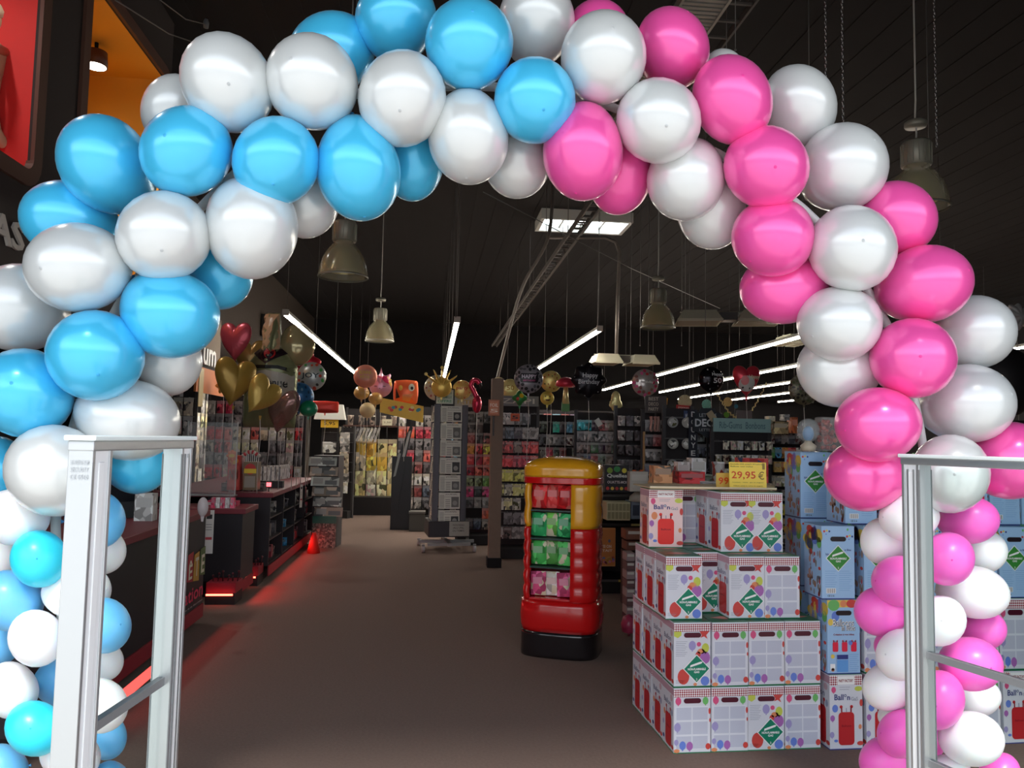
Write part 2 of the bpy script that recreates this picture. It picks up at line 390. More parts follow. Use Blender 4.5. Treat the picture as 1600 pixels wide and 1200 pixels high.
def balloon(cx, cy, rx, ry, th, layer, colr, tip, label):
    Z = D(cx)+OFF[layer]; d = ray(cx, cy).normalized(); C = atd(cx, cy, Z)
    r0, u0 = C3 @ Vector((1, 0, 0)), C3 @ Vector((0, -1, 0))      # image right, image down
    fx, fy = (cx-800)/F, (cy-600)/F; rho = math.hypot(fx, fy) or 1e-6; ct = 1/math.sqrt(1+rho*rho)
    er = (fx/rho, fy/rho)
    R3 = (r0*er[0]+u0*er[1]); R3 = (R3 - d*R3.dot(d)).normalized(); T3 = d.cross(R3)
    if T3.dot(r0*(-er[1])+u0*er[0]) < 0: T3 = -T3
    def lift(ix, iy):                                              # image vector in px -> world vector across the ray
        a = ix*er[0]+iy*er[1]; c = -ix*er[1]+iy*er[0]
        return (R3*(a*ct) + T3*c)*(Z/F)
    c_, s_ = math.cos(R(th)), math.sin(R(th))
    A1 = lift(rx*c_*1.05, rx*s_*1.05); A2 = lift(-ry*s_*1.05, ry*c_*1.05); dep = (A1.length+A2.length)/2; A3 = -d*dep
    if tip:
        ix, iy = tip[0]-cx, tip[1]-cy; a = (ix*c_+iy*s_)/rx; b_ = (-ix*s_+iy*c_)/ry
        q = math.hypot(a, b_)
        if q > .97: a, b_ = a/q*.97, b_/q*.97
        ax = Vector((a, b_, math.sqrt(max(0, 1-a*a-b_*b_))))
    else:
        sp = spine_near(cx, cy); ix, iy = cx-sp[0], cy-sp[1]
        if math.hypot(ix, iy) < 4: ix, iy = 0, 1
        a = (ix*c_+iy*s_)/rx; b_ = (-ix*s_+iy*c_)/ry; q = math.hypot(a, b_); z = AX[layer]; k = math.sqrt(1-z*z)
        ax = Vector((a/q*k, b_/q*k, z))
    Q = Vector((0, 0, 1)).rotation_difference(ax).to_matrix()
    M3 = Matrix((A1, A2, A3)).transposed() @ Q
    m = BM[colr][0]
    def part(prof, n, mt, nm, parent=None, cap=False):
        b = MB()
        v = []; f = []
        for r_, z in prof:
            for k in range(n): an = 2*math.pi*k/n; v.append(M3 @ Vector((r_*math.cos(an), r_*math.sin(an), z)))
        flip = M3.determinant() < 0
        for i in range(len(prof)-1):
            for k in range(n):
                q_ = (i*n+k, (i+1)*n+k, (i+1)*n+(k+1)%n, i*n+(k+1)%n); f.append(q_[::-1] if flip else q_)
        b.add(v, f, mt, True); o = b.build(nm, parent)
        return o
    prof = [(max(r_, .001), z) for r_, z in UB]
    o = part(prof, NS, m, 'balloon'); o.location = C
    part([(.002, 1.008), (.02, 1.004), (.035, .9995), (.05, .985)], 10, TIPM[colr], 'tip', o)
    part([(.05, -1.04), (.035, -1.08), (.03, -1.11), (.075, -1.16), (.06, -1.175), (.01, -1.16)], 10, TIPM[colr], 'knot', o)
    tag(o, label, 'balloon', None)
    return o
# cx, cy, rx, ry, tilt, layer (F front .. K back), colour, tip, label tail
BL = [
(356,130,82,68,55,'F','S',(357,131),'large, topping the arch\'s blue shoulder near the orange niche'),
(489,130,77,69,60,'F','S',(458,95),'in front of a blue one, between two other white ones'),
(272,174,50,56,0,'K','S',None,'half hidden against the orange niche'),
(293,238,72,70,0,'F','B',(261,214),'below the one touching the orange niche'),
(432,251,67,69,0,'F','B',(427,285),'smallest in the row of blue ones on the shoulder'),
(168,259,84,68,45,'M','B',None,'tilted, under the orange niche, outermost on the shoulder'),
(112,347,80,60,18,'N','B',None,'on the outer edge beside the wall lettering'),
(125,418,84,68,5,'F','S',(70,419),'wide, just below the wall lettering'),
(257,368,74,69,10,'F','S',(253,389),'in the middle of the blue shoulder, above a blue one'),
(393,355,71,79,-8,'G','S',None,'on the inner edge of the shoulder above the heart foil'),
(345,428,50,54,0,'K','B',None,'peeking out low on the inner edge above the heart foil'),
(266,490,77,67,10,'G','B',(315,537),'on the inner edge, above the heart foil and wall lettering'),
(478,318,50,53,0,'K','S',None,'peeking out beside the nearest glass pendant on the blue side'),
(560,264,64,80,-12,'G','B',(569,335),'hanging above the glass pendant lamp'),
(645,250,47,63,0,'K','B',None,'at the back beside the one above the glass pendant lamp'),
(629,154,67,75,0,'F','S',(625,171),'surrounded by four blue ones near the crown'),
(520,82,66,62,0,'K','B',None,'at the back on the upper edge, behind two white ones'),
(619,32,62,64,0,'N','B',None,'cut by the top of the view'),
(733,71,67,73,0,'F','B',(738,22),'front one at the very middle of the crown'),
(732,214,61,73,-6,'G','S',None,'at the crown\'s lower edge under two blue ones'),
(808,255,50,54,0,'K','S',None,'at the back under the last blue one before the pink begins'),
(835,157,62,67,0,'F','B',(848,170),'last blue one of the crown, touching the first pink one'),
(838,36,58,68,0,'N','S',None,'cut by the top of the view on the crown'),
(935,46,46,46,0,'K','P',None,'at the back on the upper edge of the crown'),
(942,92,65,73,10,'F','S',(956,48),'first white one on the pink side of the crown'),
(1050,77,56,64,-12,'M','P',None,'uppermost, on the crown\'s outer edge before the ceiling'),
(911,237,61,75,0,'G','P',None,'first pink one, under the crown beside the last blue one'),
(970,275,48,60,15,'K','P',None,'at the back above the ceiling skylight'),
(1028,189,65,66,0,'F','S',(1040,196),'round, between three pink ones at the start of the pink side'),
(1072,280,59,64,20,'M','S',(1045,327),'on the lower edge just right of the skylight'),
(1112,328,53,60,0,'K','S',None,'at the back on the inner edge above the smaller glass pendant'),
(1130,122,36,44,0,'K','S',None,'barely showing behind two pink ones on the outer edge'),
(1143,158,61,70,-15,'F','P',None,'large, in front of the barely showing white one'),
(1246,168,59,64,0,'N','S',None,'under the first steel chain on the outer edge'),
(1196,262,66,64,0,'F','P',(1210,261),'with a dark tip, in the middle of the pink shoulder'),
(1315,263,72,66,-35,'M','S',(1362,222),'under the second steel chain on the outer edge'),
(1400,342,62,57,0,'M','P',None,'in front of the large grey pendant lamp'),
(1208,370,64,60,-8,'G','P',(1174,406),'on the inner edge, directly under the dark tipped one'),
(1225,450,68,54,-5,'N','P',None,'lowest of three on the inner edge, beside the white heater'),
(1330,389,69,66,0,'F','S',(1347,377),'round front one between four pink ones on the shoulder'),
(1442,445,76,59,-12,'G','P',(1508,424),'wide, on the outer edge under the large grey pendant'),
(1312,505,66,57,0,'G','S',(1272,524),'above the light tubes, upper of two stacked on the inner edge'),
(1278,484,38,34,0,'K','P',None,'small strip showing behind white at the inner edge'),
(1310,578,64,56,10,'N','S',None,'lower of two stacked on the inner edge, over the light tubes'),
(1425,560,68,61,0,'F','P',(1437,557),'round front one halfway down the pink leg'),
(1520,520,66,56,-8,'N','S',None,'on the outer edge, upper of two beside the black balloon'),
(1508,631,76,60,0,'M','S',(1575,617),'on the outer edge, lower of two beside the black balloon'),
(1372,663,67,57,0,'F','P',(1323,672),'on the inner edge above the corner of the security gate'),
(1352,743,64,54,8,'M','P',None,'on the inner edge touching the blue gas cylinder box'),
(1483,740,62,60,0,'F','S',(1491,741),'lowest big one, seen across the gate\'s top bar'),
(1575,720,68,59,0,'M','P',None,'lowest big one on the outer edge behind the gate'),
(1420,808,46,37,0,'G','W',None,'topmost small white one behind the gate post'),
(1382,845,37,36,0,'N','W',None,'small, on the inner edge beside the blue diamond box'),
(1513,813,47,36,0,'M','p',None,'topmost small pink one behind the gate glass'),
(1535,862,38,33,0,'K','W',None,'small, at the back behind glass under the topmost small pink one'),
(1480,873,42,41,0,'F','p',(1487,875),'round, behind glass beside the gate post, highest of the round ones'),
(1409,908,47,39,8,'G','p',None,'small, crossing behind the gate post beside the blue diamond box'),
(1520,925,56,40,12,'M','W',None,'wide, behind glass on the outer edge above the cross bar'),
(1377,955,42,38,10,'M','p',None,'small, on the inner edge beside the blue picture box'),
(1468,970,41,39,0,'F','W',(1471,970),'round front one behind glass just above the cross bar'),
(1535,985,37,31,0,'N','p',None,'small, on the outer edge at the red light streak'),
(1390,1008,24,24,0,'K','p',None,'mostly hidden at the inner edge of the leg'),
(1409,1023,40,40,0,'F','W',None,'on the inner edge in front of the grey cardboard boxes'),
(1515,1037,51,41,15,'G','p',(1546,1044),'wide, crossed by the gate\'s upper cross bar'),
(1389,1073,41,37,0,'M','W',None,'small, on the inner edge beside the red tank picture'),
(1525,1090,38,30,0,'K','W',None,'small, at the back just under the upper cross bar'),
(1466,1093,41,46,0,'F','p',(1463,1103),'tall, behind glass below the upper cross bar'),
(1398,1118,26,22,0,'K','W',None,'mostly hidden between two on the leg\'s inner edge'),
(1412,1146,41,38,0,'G','p',None,'small, inner edge, above the lowest pink one'),
(1516,1154,52,42,15,'F','W',None,'large matt one behind glass above the lower cross bar'),
(1440,1160,36,34,0,'K','p',None,'at the back of the leg behind the gate post, low down'),
(1384,1188,41,38,0,'M','p',None,'lowest on the leg\'s inner edge'),
(1476,1214,42,35,0,'G','W',None,'lowest, at the lower cross bar'),
(1562,1210,32,34,0,'M','p',None,'lowest on the outer edge behind the glass'),
# blue leg
(32,482,76,67,8,'N','S',None,'big, on the outer edge of the blue leg below the wall lettering'),
(150,554,77,69,8,'F','B',(153,583),'big round front one above the white gate'),
(262,564,53,53,0,'K','S',None,'at the back beside the goods wall'),
(42,615,77,68,10,'G','B',(20,600),'big, at the edge of the view left of the gate top'),
(201,655,80,62,5,'M','S',None,'big, resting over the gate\'s top bar'),
(86,734,79,70,5,'F','S',(105,755),'lowest big one, partly behind the gate\'s white post'),
(0,735,45,52,0,'K','B',None,'sliver beside the lowest big white one'),
(25,808,53,43,0,'G','W',None,'topmost small one on the outer edge of the blue leg'),
(212,716,56,54,0,'K','B',None,'seen through the gate glass near its top'),
(150,812,45,44,0,'M','b',None,'small, seen through glass beside the white post, uppermost'),
(155,860,41,37,0,'K','W',None,'small, seen through glass under the uppermost small blue one'),
(62,873,45,44,0,'F','C',(58,873),'brightest small one left of the gate\'s white post'),
(18,938,51,47,0,'G','b',None,'cut by the edge of the view, between turquoise and white'),
(0,870,28,35,0,'K','W',None,'sliver at the edge of the view beside the turquoise one'),
(120,924,53,42,-10,'G','W',None,'crossing behind the white post, second down'),
(160,977,44,43,0,'F','b',None,'round, seen through the gate glass halfway down'),
(58,997,44,44,0,'F','W',None,'round front one left of the white post'),
(2,1006,28,32,0,'N','b',None,'sliver at the edge of the view beside a round white one'),
(155,1032,37,33,0,'K','W',None,'small shaded one seen through glass at the red light streak'),
(103,1066,50,38,0,'N','b',None,'crossing behind the white post low down'),
(18,1078,42,44,0,'G','W',None,'at the edge of the view above the lower turquoise one'),
(152,1102,47,43,0,'F','W',None,'seen through glass under the sloping cross bar'),
(163,1150,34,37,0,'K','b',None,'small, seen through glass below the sloping cross bar'),
(55,1138,46,43,0,'F','C',(48,1138),'lower of the two turquoise ones'),
(110,1181,46,40,0,'G','W',None,'lowest white one beside the white post'),
(6,1200,36,38,0,'N','b',None,'lowest blue one at the edge of the view'),
(172,1224,32,35,0,'M','b',None,'lowest blue one seen through the gate glass'),
]
for t in BL:
    balloon(*t[:8], BM[t[6]][1]+' balloon, '+t[8])
b = MB(); pts = [atd(x, y, D(x)+.03) for x, y in SPINE]
pts = [Vector((pts[1].x, pts[1].y, .02))] + pts[1:-1] + [Vector((pts[-2].x, pts[-2].y, .02))]
# smooth the polyline
def crom(P, n=6):
    o = []
    for i in range(len(P)-1):
        p0, p1, p2, p3 = P[max(i-1, 0)], P[i], P[i+1], P[min(i+2, len(P)-1)]
        for k in range(n):
            t = k/n; o.append(.5*((2*p1)+(p2-p0)*t+(2*p0-5*p1+4*p2-p3)*t*t+(3*p1-p0-3*p2+p3)*t**3))
    return o+[P[-1]]
b.tube(crom(pts), .016, mat('white_tube', srgb(222, 226, 224), .4), 10)
po = b.build('arch_pole'); tag(po, 'thin white arched tube carrying the whole balloon arch', 'arch pole')
for q, nm in ((pts[0], 'base_plate'), (pts[-1], 'base_plate')):
    MB().lathe([(.2, 0), (.2, .015), (.03, .02), (.02, .06), (.02, .061)], aluw, c=(q.x, q.y, .001)).build(nm, po)
# ================================================================ gas cylinder boxes
def chk(name, c1, c2, sc_):
    m = bpy.data.materials.new(name); m.use_nodes = True; n = m.node_tree.nodes; l = m.node_tree.links
    t = n.new('ShaderNodeTexCoord'); mp = n.new('ShaderNodeMapping'); mp.inputs['Rotation'].default_value = (0, R(45), 0)
    c = n.new('ShaderNodeTexChecker'); c.inputs['Scale'].default_value = sc_; c.inputs[1].default_value = (*c1, 1); c.inputs[2].default_value = (*c2, 1)
    l.new(t.outputs['Object'], mp.inputs[0]); l.new(mp.outputs[0], c.inputs[0]); l.new(c.outputs[0], n['Principled BSDF'].inputs['Base Color']); n['Principled BSDF'].inputs['Roughness'].default_value = .35
    return m
CHK = chk('check_band', srgb(235, 228, 228), srgb(150, 30, 50), 120)
K = dict(rough=.35)
bw = cm(214, 216, 224, **K); bside = cm(196, 198, 208, **K); lil = cm(192, 196, 212, **K); lgrid = cm(220, 223, 232, **K)
dgreen = cm(20, 128, 98, **K); wht = cm(240, 240, 240, **K); bred = cm(204, 72, 66, **K); tank = cm(190, 40, 46, **K); tankd = cm(140, 20, 34, **K)
bblue = cm(160, 196, 232, **K); bblue2 = cm(130, 170, 215, **K); gtop = cm(40, 120, 84, **K); gtop2 = cm(225, 150, 135, **K)
vio = cm(160, 152, 200, **K); pur = cm(168, 104, 176, **K); yg = cm(196, 204, 84, **K); ora = cm(224, 140, 96, **K); pk = cm(214, 84, 130, **K); grn = cm(110, 184, 104, **K); blu = cm(104, 132, 212, **K); yel = cm(226, 196, 90, **K)
dk = cm(38, 28, 34, **K); dkred = cm(80, 20, 40, **K); gl = cm(150, 155, 170, **K); ggd = cm(60, 140, 60, **K); navy = cm(50, 60, 130, **K)
class Art:
    def __init__(s, mb, T, w, h): s.mb, s.T, s.w, s.h, s.z = mb, T, w, h, .0005
    def P(s, u, v): return ((u-.5)*s.w, v*s.h)
    def up(s, k=1): s.z += .0004*k; return s
    def rect(s, u0, v0, u1, v1, m): a = s.P(u0, v0); b = s.P(u1, v1); s.mb.rect(a[0], a[1], b[0], b[1], m, s.T, s.z); return s
    def disc(s, u, v, ru, rv, m, n=14): a = s.P(u, v); s.mb.disc(a[0], a[1], ru*s.w, rv*s.w, m, s.T, s.z, n); return s
    def poly(s, pts, m): s.mb.poly([s.P(*p) for p in pts], m, s.T, s.z); return s
    def text(s, t, u0, v0, u1, v1, m, bold=.02): a = s.P(u0, v0); b = s.P(u1, v1); s.mb.text(t, a[0], a[1], b[0], b[1], m, s.T, s.z, bold); return s
    def ball(s, u, v, r, m):                                          # little printed balloon
        a = s.P(u, v); w = s.w
        s.mb.disc(a[0], a[1], r*w, r*1.25*w, m, s.T, s.z, 14)
        s.mb.poly([(a[0]-.25*r*w, a[1]-1.5*r*w), (a[0]+.25*r*w, a[1]-1.5*r*w), (a[0], a[1]-1.1*r*w)], m, s.T, s.z); return s
    def lines(s, u0, u1, v0, v1, n, m=None, th=.006):
        for k in range(n):
            v = v0+(v1-v0)*k/max(1, n-1); s.rect(u0, v, u0+(u1-u0)*(.8+.2*((k*7) % 3)/2), v+th, m or gl)
        return s
def diamond(A, u, v, r, col, txt=True):
    hv = r*A.w/A.h
    A.up(); A.poly([(u-r, v), (u, v-hv), (u+r, v), (u, v+hv)], wht); A.up(); q = .93
    A.poly([(u-r*q, v), (u, v-hv*q), (u+r*q, v), (u, v+hv*q)], col); A.up()
    A.poly([(u-.5*r, v+.10*hv), (u-.46*r, v+.26*hv), (u+.3*r, v+.5*hv), (u+.45*r, v+.48*hv), (u+.34*r, v+.36*hv)], wht)
    A.text('NON-FLAMMABLE', u-.66*r, v-.10*hv, u+.66*r, v+.06*hv, wht, .03); A.text('GAS', u-.2*r, v-.3*hv, u+.2*r, v-.15*hv, wht, .03)
    A.text('2', u-.05*r, v-.8*hv, u+.05*r, v-.65*hv, wht)
def tank_pic(A, u, v0, w_, h_, body=None, detail=True):
    body = body or tank
    x0, x1 = u-w_/2, u+w_/2; c = w_*.22*A.w/A.h; k = w_*.22
    A.up(); pts = []
    for (cx, cy, a0) in ((x1-k, v0+h_-c, 0), (x0+k, v0+h_-c, 90), (x0+k, v0+c, 180), (x1-k, v0+c, 270)):
        for j in range(5): a = R(a0+j*22.5); pts.append((cx+k*math.cos(a), cy+c*math.sin(a)))
    A.poly(pts, body); A.up()
    t = h_*.18
    for s_ in (-1, 1):
        A.rect(u+s_*w_*.3-.02, v0+h_, u+s_*w_*.3+.02, v0+h_+t*.8, tankd); A.disc(u+s_*w_*.33, v0+h_+t*.9, w_*.1, w_*.1, body, 8)
    A.rect(u-.012, v0+h_, u+.012, v0+h_+t*.7, gl)
    if detail: A.text('Balloon', x0+.2*w_, v0+h_*.55, x1-.2*w_, v0+h_*.62, tankd)
def front_A(A):
    A.rect(0, .86, 1, .975, CHK); A.up(); A.poly([(0, .86), (0, .79), (.1, .76), (.2, .80), (.2, .86)], yg); A.poly([(.7, .86), (.76, .80), (.72, .76), (.82, .78), (.92, .74), (.88, .80), (.97, .86)], bred)
    A.ball(.5, .64, .1, vio); A.disc(.68, .66, .06, .06, pk); A.ball(.86, .60, .1, yg); A.disc(.74, .55, .1, .07, ora); A.disc(.85, .45, .14, .16, pur); A.disc(.66, .50, .07, .08, bred)
    A.disc(.26, .16, .16, .2, bred, 18); A.disc(.85, .09, .12, .12, blu); A.disc(.58, .04, .05, .04, ora); A.lines(.05, .36, .48, .70, 9); A.lines(.05, .3, .06, .10, 3)
    diamond(A, .62, .28, .37, dgreen)
def front_B(A):
    A.rect(0, .86, 1, .975, CHK); A.up(); A.rect(.04, .06, .96, .72, lgrid); A.up()
    for i in range(2):
        for j in range(3): A.rect(.07+i*.44, .07+j*.22, .48+i*.44, .26+j*.22, lil)
    A.up(); A.ball(.12, .80, .08, pk); A.ball(.86, .80, .08, grn); A.ball(.10, .40, .09, vio); A.ball(.07, .17, .06, vio); A.ball(.24, .12, .09, blu); A.ball(.43, .11, .09, pur); A.disc(.93, .10, .07, .08, bred); A.disc(.97, .64, .03, .08, bred); A.disc(.08, .04, .08, .05, ora); A.disc(.98, .5, .02, .05, bred)
def front_C(A, rd=None):
    A.rect(0, .86, .24, .99, CHK); A.rect(.76, .86, 1, .99, CHK); A.up(); A.rect(.24, .87, .76, .98, wht); A.up(); A.text('PARTY FACTORY', .28, .90, .72, .94, tankd, .03); A.lines(.3, .66, .80, .83, 2)
    A.ball(.12, .80, .07, pk); A.disc(.88, .81, .12, .07, yg); A.text('Ball', .14, .66, .42, .74, cm(50, 60, 120, **K), .02); A.disc(.475, .72, .04, .04, cm(50, 60, 120, **K)); A.up(); A.disc(.475, .72, .022, .022, bw); A.text('n', .53, .66, .62, .71, cm(50, 60, 120, **K), .02); A.text('GaS', .65, .65, .86, .70, gl, .01)
    A.disc(.16, .55, .09, .11, ora if rd else blu); A.disc(.96, .62, .05, .1, bred); A.ball(.08, .42, .07, pur); A.ball(.06, .2, .07, vio); A.disc(.18, .12, .06, .04, blu); A.disc(.92, .08, .1, .06, bred); A.disc(.92, .3, .05, .07, ora); tank_pic(A, .5, .06, .48, .44, rd)
def side_T(A):
    A.rect(0, .88, 1, .98, cm(190, 150, 165, **K)); A.up(); A.text('Ballon', .15, .68, .75, .76, cm(110, 115, 140, **K), .01); A.disc(.2, .52, .08, .09, ora); A.disc(.1, .34, .06, .08, vio); A.disc(.12, .12, .08, .06, navy); A.disc(.9, .08, .1, .06, bred); A.disc(.8, .82, .1, .1, cm(200, 170, 180, **K)); A.disc(.85, .6, .07, .1, cm(150, 160, 185, **K)); tank_pic(A, .55, .05, .52, .50)
def top_G(A):
    A.poly([(.1, .5), (.5, .3), (.9, .5), (.5, .7)], gtop2); A.up(); A.poly([(.3, .5), (.5, .4), (.7, .5), (.5, .6)], cm(240, 175, 160, **K))
def blue_A(A):
    A.lines(.1, .46, .17, .38, 8, bblue2); A.lines(.52, .92, .12, .38, 10, bblue2)
    for u, v in ((.08, .93), (.78, .86)):
        A.disc(u, v, .035, .035, bred, 8); A.disc(u+.08, v+.01, .035, .03, yel, 8); A.disc(u+.16, v, .03, .03, navy, 8); A.disc(u+.06, v-.04, .02, .02, blu, 8)
    A.disc(.8, .955, .03, .04, grn, 8); A.text('Balloons', .12, .60, .3, .63, navy); A.text('in fêtes', .7, .66, .9, .69, navy)
    A.rect(.13, .08, .42, .15, wht); A.up()
    for k in range(9): A.rect(.15+k*.03, .085, .15+k*.03+.008+.006*(k % 2), .145, dk)
    A.text('CE 2 6', .17, .035, .37, .06, dk); diamond(A, .5, .56, .38, ggd)
def blue_B(A):
    A.rect(0, .90, 1, 1, yel); A.up(); A.disc(.2, .93, .18, .16, grn); A.disc(.75, .95, .16, .12, bred); A.disc(.5, .95, .1, .1, ora); A.disc(.25, .78, .12, .14, blu); A.disc(.1, .70, .08, .1, yel); A.up()
    A.text('Balloons', .18, .64, .82, .74, dk, .03); A.text('in fêtes', .44, .58, .86, .66, dk, .03); A.up(); A.text('Balloons', .17, .645, .81, .745, wht, .0); A.text('in fêtes', .43, .585, .85, .665, wht, .0)
    A.text('Création à vos idées', .18, .52, .82, .545, tankd)
    for k in range(3): tank_pic(A, .24+k*.28, .30, .17, .13, cm(224, 40, 70, **K), False)
    A.disc(.70, .42, .06, .07, blu); A.rect(.28, .20, .62, .26, navy); A.rect(.28, .03, .62, .19, cm(100, 160, 225, **K)); A.lines(.66, .95, .04, .26, 9, bblue2); A.rect(.07, .05, .22, .14, wht); A.disc(.15, .24, .06, .06, yel); A.disc(.15, .06, .05, .05, ora)
def side_party(A):
    r = random.Random(5)
    for k in range(14): A.disc(r.uniform(.1, .9), r.uniform(.66, .95), r.uniform(.08, .2), r.uniform(.1, .2), r.choice([bred, blu, yel, grn, ora, pur]))
    A.up()
    for k in range(34): A.disc(r.uniform(.08, .92), r.uniform(.05, .62), r.uniform(.03, .08), r.uniform(.04, .12), r.choice([cm(170, 130, 110, **K), cm(130, 90, 80, **K), cm(190, 150, 140, **K), bred, cm(150, 140, 130, **K), gl]))
def blue_side(A):
    A.rect(0, .82, 1, 1, yel); A.up(); A.disc(.3, .93, .3, .2, grn); A.up(); tank_pic(A, .5, .32, .28, .12, cm(224, 40, 60, **K), False); A.disc(.4, .25, .08, .08, yel); A.rect(.2, .05, .5, .12, wht)
PROTO = {}
def gas_box(kind):
    """prototype carton: kind = A, B, C, R (C with pinkish light in its colours), D (blue diamond), E (blue picture)"""
    if kind in PROTO: return PROTO[kind]
    blue = kind in 'DE'
    w_, d_, h_ = (.185, .19, .385) if kind in 'DEC' else (.198, .178, .328)
    nm = 'gas_cylinder_box'
    b = MB(); body = bblue if blue else (cm(238, 208, 205, **K) if kind == 'R' else bw)  # kind R: pinkish light on the carton is put into its body colour
    b.box(-w_/2, w_/2, -d_/2, d_/2, 0, h_, body)
    edge = navy if blue or kind == 'C' else gtop
    b.box(-w_/2-.001, w_/2+.001, -d_/2-.001, d_/2+.001, 0, .005, edge)
    Tf = face(0, -d_/2, 0); Tl = face(-w_/2, 0, 0, R(-90)); Tr = face(w_/2, 0, 0, R(90)); Tt = Matrix.Translation((0, -d_/2, h_+.0035))
    {'A': front_A, 'B': front_B, 'C': front_C, 'R': lambda A: front_C(A, cm(232, 56, 50, **K)), 'D': blue_A, 'E': blue_B}[kind](Art(b, Tf, w_, h_))
    for T_ in (Tl, Tr):
        A = Art(b, T_, d_, h_)
        if blue: (side_party if T_ is Tl else blue_side)(A)
        else: side_T(A)
    o = b.build(nm)
    b = MB(); b.box(-w_/2, w_/2, -d_/2, d_/2, h_+.0005, h_+.003, cm(120, 150, 185, **K) if blue else gtop)
    if not blue: top_G(Art(b, Tt, w_, d_))
    b.build('lid', o)
    if kind not in 'CR':
        b = MB(); T = face(0, -d_/2, 0); hz = h_*(.805 if not blue else .825); rw, rh = w_*.22, .0125
        pts = [(rw*.78*s_+rh*1.0*math.cos(R(a)), hz+rh*math.sin(R(a))) for s_, a0 in ((1, -90), (-1, 90)) for a in range(a0, a0+181, 30)]
        b.poly(pts, dkred if not blue else dk, T, .0042, .002); o2 = b.build('handle_hole', o)
    PROTO[kind] = o; return o
used = set()
def place_box(kind, x, y, z, rz, label):
    p = gas_box(kind)
    if kind not in used:
        used.add(kind); p.location = (x, y, z); p.rotation_euler = (0, 0, rz); o = p
    else: o = copy_tree(p, (x, y, z), rz)
    tag(o, label, 'box', None); return o
ordn = ['first', 'second', 'third', 'fourth', 'fifth', 'sixth', 'seventh', 'eighth']
rownm = ['bottom row', 'second row from the floor', 'third row from the floor', 'top row']
BR = R(1.6)                                                             # the stack is turned a little
base = atz(1053, 1178, 0); ux = Vector((math.cos(BR), math.sin(BR), 0)); uy = Vector((-math.sin(BR), math.cos(BR), 0))
what = {'A': 'white carton with green diamond', 'B': 'white carton with empty grey squares', 'C': 'pale carton with red cylinder picture', 'R': 'rosy-lit carton with red cylinder picture', 'D': 'light blue carton with green diamond', 'E': 'blue carton with three red cylinders'}
rj = random.Random(3)
def put(kind, i, j, lev, z, dx=0, dy=0, step=.203, dstep=.185, lab=None):
    w_ = .198 if kind in 'ABR' else .185
    c = base + ux*(i*step+w_/2+dx) + uy*(j*dstep+.09+dy)
    nb = 'white carton showing its red cylinder side' if (i == 0 and j > 0) else ('white carton with green lid' if j > 0 else what[kind])
    rl = ['bottom row', 'second row', 'third row', 'top row'][lev]
    rowlab = lab or ('%s, %s, %s' % (nb, rl, (ordn[j]+' back along the aisle') if (i == 0 and j) else ordn[int(i)]+' from the aisle'+('' if j == 0 else ', '+ordn[int(j)]+' deep'))) or ('%s, %s, %s from the aisle%s' % (what[kind], rownm[lev], ordn[int(i)], '' if j == 0 else ', %s back' % ordn[int(j)]))
    place_box(kind, c.x+rj.uniform(-.002, .002), c.y+rj.uniform(-.004, .004), z, BR+R(rj.uniform(-1, 1)), rowlab)
H = .3325
for i, k in enumerate('BBAB'): put(k, i, 0, 0, .0)
for j in range(1, 4): put('B', 0, j, 0, 0)
for i, k in enumerate('ABBB'): put(k, i, 0, 1, H)
for j in range(1, 4): put('B', 0, j, 1, H)
for j in (1,):
    for i in range(1, 4): put('B', i, j, 0, 0); put('B', i, j, 1, H)
for j in (2,):
    for i in range(1, 4): put('B', i, j, 1, H)
# third level, set back a little
put('A', 0, 0, 2, 2*H, -.03, .05)
put('B', 0, 1, 2, 2*H, -.03, .05); put('B', 0, 2, 2, 2*H, -.03, .05)
put('A', 1, 1, 2, 2*H, -.03, .02, lab='white carton with green diamond, recessed between two front cartons on the third row')
put('A', 2, 0, 2, 2*H, -.09, .05); put('B', 3, 0, 2, 2*H, -.09, .05); put('B', 2, 1, 2, 2*H, -.09, .05)
# fourth level
put('R', 0, 1, 3, 3*H, -.03, .16, lab='rosy-lit carton with red cylinder picture, alone at the top corner by the aisle')
put('A', 2, 0, 3, 3*H, -.09, .16); put('A', 3, 0, 3, 3*H, -.13, .16)
put('B', 2, 1, 3, 3*H, -.09, .16); put('B', 2, 2, 3, 3*H, -.09, .16)
put('B', 1, 2, 3, 3*H, -.05, .16, lab='white carton behind the rosy-lit one on the top row'); put('B', 1, 2, 2, 2*H, -.03, .05, lab='white carton with green lid, in the middle of the third row')
# blue and tall cartons: columns from 1295 px to beyond the frame
Hb = .3895
cx0 = atz(1297, 1172, 0)
def tall(kind, i, lev, dx, dy, lab):
    p = cx0 + ux*(i*.192+.0925+dx) + uy*(.095+dy)
    place_box(kind, p.x, p.y, lev*Hb, BR+R(rj.uniform(-1.2, 1.2)), lab)
tall('C', 0, 0, 0, 0, 'pale carton with red cylinder picture, bottom row, beside the white ones with grey squares')
tall('E', 0, 1, -.01, .0, 'blue carton with three red cylinders, second row, leftmost of the tall ones')
tall('D', 0, 2, -.035, 0, 'light blue carton with green diamond, third row, beside the white cartons')
yb_ = base.y+.47; xb_ = at(1274, 760, yb_-.1).x
for lev in range(4): place_box('D', xb_, yb_, lev*Hb, BR, ['light blue carton at the foot of the column behind the white ones', 'light blue carton second up in the column behind the white ones', 'light blue carton third up in the column behind the white ones', 'light blue carton with green diamond, top row, beside the biggest low pink balloon'][lev])
